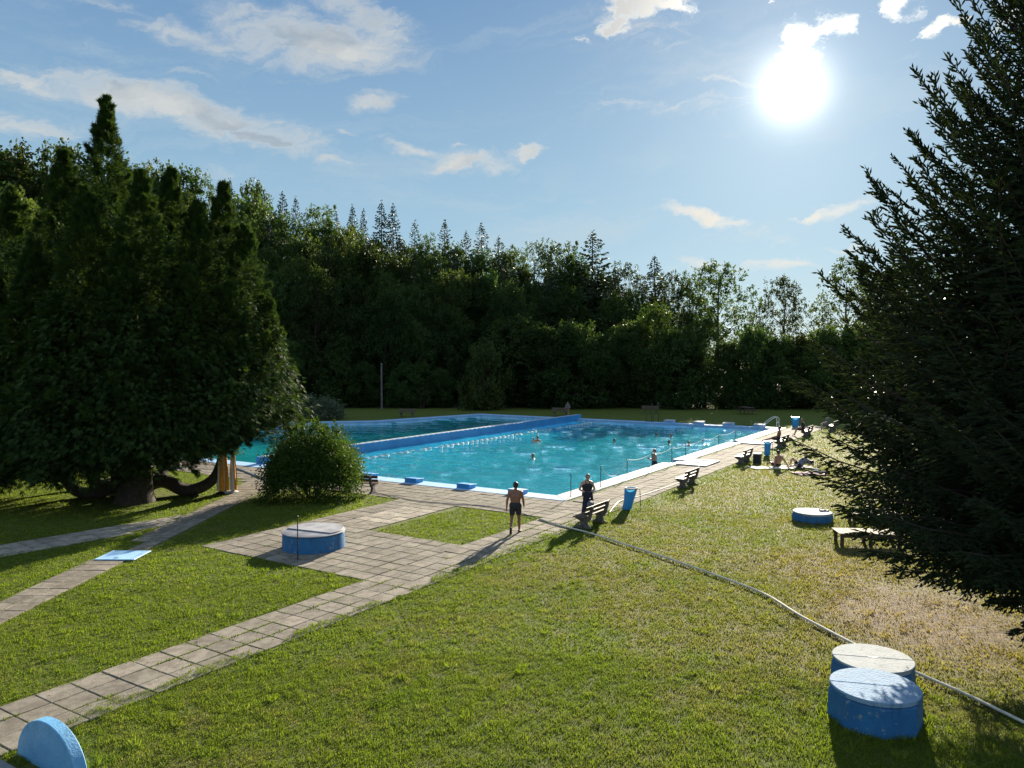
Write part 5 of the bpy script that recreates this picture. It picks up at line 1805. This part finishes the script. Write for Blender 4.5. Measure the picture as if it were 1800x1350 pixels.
# ------------------------------------------------------------------ the near spruce on the right
def near_spruce():
    global rng
    rng = np.random.default_rng(17)
    u, v = cam2world(11.3, 14.8)
    t = empty('spruce_tree', (u, v, 0))
    tag(t, 'big dark spruce with upswept twigs filling the right edge', 'tree')
    H = 17.2
    MB().tube([(0, 0, -0.2), (0, 0, 0.5), (0, 0, 6), (0, 0, 12), (0, 0, H)], [0.36, 0.27, 0.20, 0.11, 0.015], 14).build('trunk', M['bark_dark'], t, smooth=True)
    rad = lambda z: float(np.interp(z, [0.9, 1.6, 2.2, 3.2, 4.5, 5.9, 7.2, 8.85, 11.8, 12.9, 15, 17.2], [1.8, 3.9, 4.85, 5.25, 5.45, 5.45, 4.95, 4.3, 3.1, 2.5, 1.25, 0.12]))
    limbs = MB()
    P, D, L, tone = [], [], [], []
    twP, twD, twL = [], [], []
    zs_ = np.arange(1.0, H - 0.35, 0.155)
    for iz, zt in enumerate(zs_):
        for b in range(7 if zt < 7 else (8 if zt < 14 else 5)):
            a = iz * 1.9 + b * 2 * PI / 5.3 + rng.normal(0, 0.35)
            zt_ = zt + rng.normal(0, 0.15)
            R = rad(zt_) * (0.72 + 0.31 * rng.random() ** 0.9)
            if R < 0.2:
                continue
            # branch centre line ends at tip height zt_: steep in the upper crown, drooping low down, tip turned up
            up0 = float(np.interp(zt_, [1, 2, 4, 6, 9, 12, 15, 17], [-0.26, -0.18, 0.02, 0.24, 0.56, 0.85, 1.3, 2.0])) * (0.8 + 0.4 * rng.random())
            sag = float(np.interp(zt_, [1, 4, 8, 12], [0.05, 0.10, 0.08, 0.03]))
            zz = zt_ - R * up0
            n = 13
            s = np.linspace(0, 1, n)
            hz = R * (up0 * s ** 1.45 - sag * np.sin(PI * s ** 0.8) + 0.06 * s ** 5)
            wob = rng.normal(0, 0.08) * R
            x = R * s
            lat = wob * np.sin(PI * s)
            ca_, sa_ = math.cos(a), math.sin(a)
            B = np.stack([x * ca_ - lat * sa_, x * sa_ + lat * ca_, zz + hz], 1)
            B[:, 2] = np.maximum(B[:, 2], 0.5)
            zz = zt_
            limbs.tube([tuple(q) for q in B[::2]], [0.010 + 0.030 * R / 5 * (1 - k / 6) for k in range(7)], 5, caps=False)
            # branchlets
            nl = max(int(R / 0.072), 6)
            sb = 0.12 + 0.88 * (np.arange(nl) + rng.random(nl)) / nl
            idx = sb * (n - 1)
            i0 = np.clip(idx.astype(int), 0, n - 2)
            fr = (idx - i0)[:, None]
            bp = B[i0] * (1 - fr) + B[i0 + 1] * fr
            bt = unit(B[i0 + 1] - B[i0])
            sd = np.where(np.arange(nl) % 2 == 0, 1.0, -1.0)[:, None]
            side = unit(np.cross(bt, np.array([0, 0, 1.0]))) * sd
            ll = np.clip(0.25 * R * (1.16 - sb), 0.30, 1.0) * (0.65 + 0.6 * rng.random(nl))
            tip = np.clip((sb - 0.7) / 0.3, 0, 1)[:, None]
            hang = float(np.interp(zz, [1, 6, 11, 15], [-0.75, -0.55, -0.10, 0.25]))
            bd = unit(side * (0.85 - 0.35 * tip) + bt * (0.55 + 0.5 * tip) + np.array([0, 0, 1.0]) * (hang + 0.35 * tip) + rng.normal(0, 0.16, (nl, 3)))
            twP.append(bp); twD.append(bd); twL.append(ll)
            # shoots along each branchlet
            for j in range(nl):
                m_ = max(int(ll[j] / 0.062), 3)
                q = (np.arange(m_) + 0.6 * rng.random(m_)) / m_
                droop = np.array([0, 0, -1.0]) * (0.16 * ll[j] * (q ** 2))[:, None] * (1 if hang < 0 else -1)
                sp = bp[j] + bd[j] * (ll[j] * q)[:, None] + droop
                alt = np.where(np.arange(m_) % 2 == 0, 1.0, -1.0)[:, None]
                ss = unit(np.cross(bd[j], np.array([0.1, 0.2, 1.0]))) * alt
                sdn = unit(bd[j] * 0.85 + ss * 0.62 + rng.normal(0, 0.20, (m_, 3)) + np.array([0, 0, 0.10]))
                P.append(sp); D.append(sdn)
                L.append((0.11 + 0.11 * rng.random(m_)) * (1.1 - 0.35 * q))
                tone.append(np.clip(rng.random(m_) * 0.6 + 0.4 * q * sb[j], 0, 1))
            # leader of the branch tip
            P.append(B[-1:] - bt[-1:] * 0.05); D.append(bt[-1:]); L.append(np.array([0.26])); tone.append(np.array([0.8]))
    limbs.build('limbs', M['bark_dark'], t, smooth=True)
    P, D, L, tone = map(np.concatenate, (P, D, L, tone))
    S1 = side_of(D)
    S2 = np.cross(D, S1)
    V = []
    for an in (0.0, PI / 3, 2 * PI / 3):
        s_ = S1 * math.cos(an) + S2 * math.sin(an)
        V.append(cards(P, D, s_, L, np.full(len(P), 0.040)))
    # branchlet axes as slim needle covered blades
    P2, D2, L2 = map(np.concatenate, (twP, twD, twL))
    S3 = side_of(D2)
    for s_ in (S3, np.cross(D2, S3)):
        V.append(cards(P2, D2, s_, L2 * 1.1, np.full(len(P2), 0.036)))
    tn = np.concatenate([tone, tone, tone, np.full(len(P2), 0.3), np.full(len(P2), 0.3)])
    np_mesh('crown', np.concatenate(V), 4, M['spruce'], t, tn)
    print('spruce shoots', len(P))


near_spruce()
for lst in PROTO.values():
    for o_ in lst:
        if o_.get('label') is None:
            for c_ in list(o_.children):
                bpy.data.objects.remove(c_)
            bpy.data.objects.remove(o_)


# ------------------------------------------------------------------ grass blades
def grass():
    global rng
    rng = np.random.default_rng(3)
    V, T = [], []
    wells = [(*wxy(6.03, 12.6), .76), (*wxy(6.7, 14.1), .76), (*wxy(11.12, 28.3), .75), (-22.5, -3.68, .5)]
    for (r0, r1, dens, hgt, wd) in ((10.4, 15.5, 3000, 0.052, 0.0075), (15.5, 22, 1400, 0.052, 0.0105), (22, 31, 720, 0.054, 0.014), (31, 46, 270, 0.056, 0.022), (46, 72, 75, 0.06, 0.038)):
        arc = math.radians(84)
        n = int(dens * 0.5 * arc * (r1 ** 2 - r0 ** 2))
        r = np.sqrt(r0 ** 2 + (r1 ** 2 - r0 ** 2) * rng.random(n))
        th = HEAD + (rng.random(n) - 0.5) * arc
        u, v = CU + r * np.cos(th), CV + r * np.sin(th)
        ju, jv = u + (vnoise(u, v, 3.1) - 0.5) * 0.30, v + (vnoise(v + 40, u, 3.3) - 0.5) * 0.30
        k = ~(paved(ju, jv) & ~((u < 1.5) & (jv < -2.25 + 0.9 * (vnoise(u, v, 0.8) - 0.5)))) & ~in_poly(u, v, [(-0.05, -0.05), (40.1, -0.05), (40.1, 32.1), (26.9, 35.5), (22.2, 40.5), (10, 43.2), (-0.7, 40.2)])
        k &= ~((u > -25.4) & (u < -22.75) & (v > -5.7) & (v < -2.1))
        for (wx, wy, wr) in wells:
            k &= (u - wx) ** 2 + (v - wy) ** 2 > wr * wr
        # thin turf on the worn patch and under the arborvitae
        c0 = ground(1620, 1085)
        dd = np.hypot(u - c0.x, v - c0.y) / 3.4 + 0.5 * vnoise(u, v, 1.1)
        k &= rng.random(n) < np.clip((dd - 0.55) * 1.4, 0.22, 1)
        dt = np.hypot(u + 9.05, v - 16.0)
        k &= rng.random(n) < np.clip((dt - 1.0) / 2.6, 0.12, 1)
        clump = vnoise(u, v, 3.6) * 0.5 + vnoise(u + 9, v + 3, 9.0) * 0.5
        k &= rng.random(n) < 0.45 + 0.9 * clump
        # a few tufts in slab joints
        u, v, clump = u[k], v[k], clump[k]
        n = len(u)
        edge = np.exp(-((v + 2.5) / 0.16) ** 2) * (u < 0) * (u > -23)
        h = hgt * (0.45 + 0.75 * rng.random(n)) * (0.40 + 1.15 * clump) * (1 + 0.9 * edge)
        a = rng.random(n) * 2 * PI
        lean = rng.random(n) * 0.9
        dx, dy = np.cos(a), np.sin(a)
        tx, ty = -dy, dx
        w = wd * (0.6 + 0.8 * rng.random(n)) * np.where(rng.random(n) < 0.12, 2.1, 1.0)
        b0 = np.stack([u - tx * w / 2, v - ty * w / 2, np.full(n, -0.004)], 1)
        b1 = np.stack([u + tx * w / 2, v + ty * w / 2, np.full(n, -0.004)], 1)
        mx, my, mz = u + dx * h * 0.25 * lean, v + dy * h * 0.25 * lean, h * 0.62
        m0 = np.stack([mx - tx * w * .42, my - ty * w * .42, mz], 1)
        m1 = np.stack([mx + tx * w * .42, my + ty * w * .42, mz], 1)
        tp = np.stack([u + dx * h * lean, v + dy * h * lean, h * (1 - 0.25 * lean)], 1)
        V.append(np.stack([b0, b1, m1, m0], 1).reshape(-1, 3))
        tn = np.clip(0.45 * rng.random(n) + 0.75 * clump - 0.08 + 0.12 * (rng.random(n) < 0.06), 0, 1.05)
        T.append(tn)
        e2 = tp - np.stack([tx, ty, np.zeros(n)], 1) * (w * 0.06)[:, None]
        e1 = tp + np.stack([tx, ty, np.zeros(n)], 1) * (w * 0.06)[:, None]
        V.append(np.stack([m0, m1, e1, e2], 1).reshape(-1, 3))
        T.append(tn)
    # clover and plantain rosettes in loose patches
    n = 5200
    r = np.sqrt(10.4 ** 2 + (24 ** 2 - 10.4 ** 2) * rng.random(n))
    th = HEAD + (rng.random(n) - 0.5) * math.radians(84)
    u, v = CU + r * np.cos(th), CV + r * np.sin(th)
    k = ~paved(u, v) & (vnoise(u, v, 0.7) * 0.6 + vnoise(u, v, 2.2) * 0.4 > 0.53)
    for (wx, wy, wr) in wells:
        k &= (u - wx) ** 2 + (v - wy) ** 2 > (wr + 0.1) ** 2
    u, v = u[k], v[k]
    m_ = 9
    n = len(u)
    a = rng.random((n, m_)) * 6.28
    sp = 0.07 * rng.random((n, m_)) ** 0.7
    sz = (0.020 + 0.035 * rng.random(n))[:, None] * (0.7 + 0.6 * rng.random((n, m_)))
    P = np.stack([u[:, None] + sp * np.cos(a), v[:, None] + sp * np.sin(a), 0.012 + 0.035 * rng.random((n, m_))], 2).reshape(-1, 3)
    D = unit(np.stack([np.cos(a), np.sin(a), 0.15 + 0.5 * rng.random((n, m_))], 2)).reshape(-1, 3)
    S = unit(np.cross(D, np.array([0, 0, 1.0]) + rng.normal(0, 0.25, D.shape)))
    V.append(cards(P, D, S, sz.ravel(), sz.ravel() * 0.75))
    T.append(np.clip(np.repeat(rng.random(n) * 0.35, m_) + 0.25 * rng.random(n * m_), 0, 1) + 0.25)
    # taller tufts the mower missed
    n = 420
    r = np.sqrt(10.6 ** 2 + (34 ** 2 - 10.6 ** 2) * rng.random(n))
    th = HEAD + (rng.random(n) - 0.5) * math.radians(84)
    u, v = CU + r * np.cos(th), CV + r * np.sin(th)
    k = ~paved(u, v) & ~in_poly(u, v, POOL_OUT)
    for (wx, wy, wr) in wells:
        k &= (u - wx) ** 2 + (v - wy) ** 2 > (wr + 0.15) ** 2
    # and the rough fringe round the wells, bench feet and stair end
    fu = [wx + (wr + 0.04) * math.cos(q) for wx, wy, wr in wells[:3] for q in np.linspace(0, 6.28, 30)]
    fv = [wy + (wr + 0.04) * math.sin(q) for wx, wy, wr in wells[:3] for q in np.linspace(0, 6.28, 30)]
    for bu, bv, _ in BL:
        fu += [bu + s_ for s_ in (-0.7, -0.62, -0.5, 0.55, 0.64, 0.7)]
        fv += [bv - 0.25] * 6
    fu += [-22.36 + 0.1 * q for q in (0, 1, 2, 0, 1, 2, 0, 1)]
    fv += [-2.75, -2.9, -3.2, -3.5, -3.8, -4.1, -4.4, -4.5]
    u, v = np.concatenate([u[k], fu]), np.concatenate([v[k], fv])
    n, m_ = len(u), 34
    a = rng.random((n, m_)) * 6.28
    sp = (0.05 + 0.07 * rng.random(n))[:, None] * np.sqrt(rng.random((n, m_)))
    P = np.stack([u[:, None] + sp * np.cos(a), v[:, None] + sp * np.sin(a), np.zeros((n, m_))], 2).reshape(-1, 3)
    D = unit(np.stack([np.cos(a) * 0.55, np.sin(a) * 0.55, 0.7 + 0.6 * rng.random((n, m_))], 2)).reshape(-1, 3)
    Lh = ((0.06 + 0.08 * rng.random(n))[:, None] * (0.6 + 0.6 * rng.random((n, m_)))).ravel()
    V.append(cards(P, D, side_of(D), Lh, np.full(len(Lh), 0.013)))
    T.append(np.repeat(0.35 + 0.6 * rng.random(n), m_))
    # moss and weeds in every joint of the paving
    cu = np.concatenate([a for a, b in JOINTS]); cv = np.concatenate([b for a, b in JOINTS])
    n = 90000
    i = rng.integers(0, len(cu), n)
    sd = rng.integers(0, 4, n)
    t_ = rng.uniform(-0.3, 0.3, n)
    u = cu[i] + np.where(sd < 2, t_, np.where(sd == 2, 0.292, -0.292)) + rng.normal(0, 0.006, n)
    v = cv[i] + np.where(sd < 2, np.where(sd == 0, 0.296, -0.296), t_) + rng.normal(0, 0.006, n)
    k = (vnoise(u, v, 0.9) * 0.6 + vnoise(u, v, 2.7) * 0.4 > 0.50) & (np.hypot(u - CU, v - CV) < 42)
    u, v = u[k], v[k]
    n = len(u)
    a = rng.random(n) * 6.28
    h = 0.012 + 0.030 * rng.random(n) ** 2
    b = np.stack([u, v, np.full(n, 0.018)], 1)
    d = unit(np.stack([np.cos(a), np.sin(a), 0.35 + 0.8 * rng.random(n)], 1))
    V.append(cards(b, d, side_of(d), h, np.full(n, 0.012)))
    T.append(rng.random(n) * 0.7)
    # weeds in the joints of the path
    n = 5200
    u = rng.uniform(-23, -2, n)
    j = rng.integers(0, 4, n)
    v = np.where(rng.random(n) < 0.72, -2.65 + 0.6 * np.where(j == 0, 1, np.where(j == 1, 1, 2)), rng.uniform(-2.6, -0.9, n))
    q = vnoise(u, v, 1.3)
    cross = np.round((u + 23.2) / 0.6) * 0.6 - 23.2
    u = np.where(np.abs((v + 2.65) / 0.6 - np.round((v + 2.65) / 0.6)) < 1e-6, u, cross)
    k = (q > 0.52)
    u, v = u[k] + rng.normal(0, 0.012, k.sum()), v[k] + rng.normal(0, 0.012, k.sum())
    n = len(u)
    a = rng.random(n) * 6.28
    h = 0.03 + 0.05 * rng.random(n)
    b = np.stack([u, v, np.full(n, 0.015)], 1)
    d = unit(np.stack([np.cos(a), np.sin(a), 0.4 + rng.random(n)], 1))
    V.append(cards(b, d, side_of(d), h, np.full(n, 0.016)))
    T.append(rng.random(n))
    o = np_mesh('grass', np.concatenate(V), 4, M['grass'], None, np.concatenate(T))
    tag(o, 'short grass of the bathing lawns, green with straw patches', 'grass', kind='stuff')
    print('grass quads', sum(len(q) for q in V) // 4)


grass()


def fallen_leaves():
    global rng
    rng = np.random.default_rng(29)
    n = 1500
    r = np.sqrt(10.5 ** 2 + (40 ** 2 - 10.5 ** 2) * rng.random(n) ** 1.4)
    th = HEAD + (rng.random(n) - 0.5) * math.radians(84)
    u, v = CU + r * np.cos(th), CV + r * np.sin(th)
    k = (vnoise(u, v, 0.35) > 0.40) & ~in_poly(u, v, POOL_OUT)
    # more litter on the worn ground beside the spruce
    c0 = ground(1640, 1090)
    m_ = 900
    u = np.concatenate([u[k], c0.x + rng.normal(0, 2.2, m_)])
    v = np.concatenate([v[k], c0.y + rng.normal(0, 1.8, m_)])
    n = len(u)
    a = rng.random(n) * 6.28
    P = np.stack([u, v, np.where(paved(u, v), 0.036, 0.018 + 0.03 * rng.random(n))], 1)
    D = unit(np.stack([np.cos(a), np.sin(a), rng.normal(0.12, 0.25, n)], 1))
    S = unit(np.cross(D, np.array([0, 0, 1.0]) + rng.normal(0, 0.3, (n, 3))))
    L = 0.02 + 0.035 * rng.random(n)
    o = np_mesh('fallen_leaves', cards(P, D, S, L, L * 0.6), 4, M['litter'], None, rng.random(n))
    tag(o, 'dry leaves and bits scattered on the lawns and paving', 'leaves', kind='stuff')


fallen_leaves()
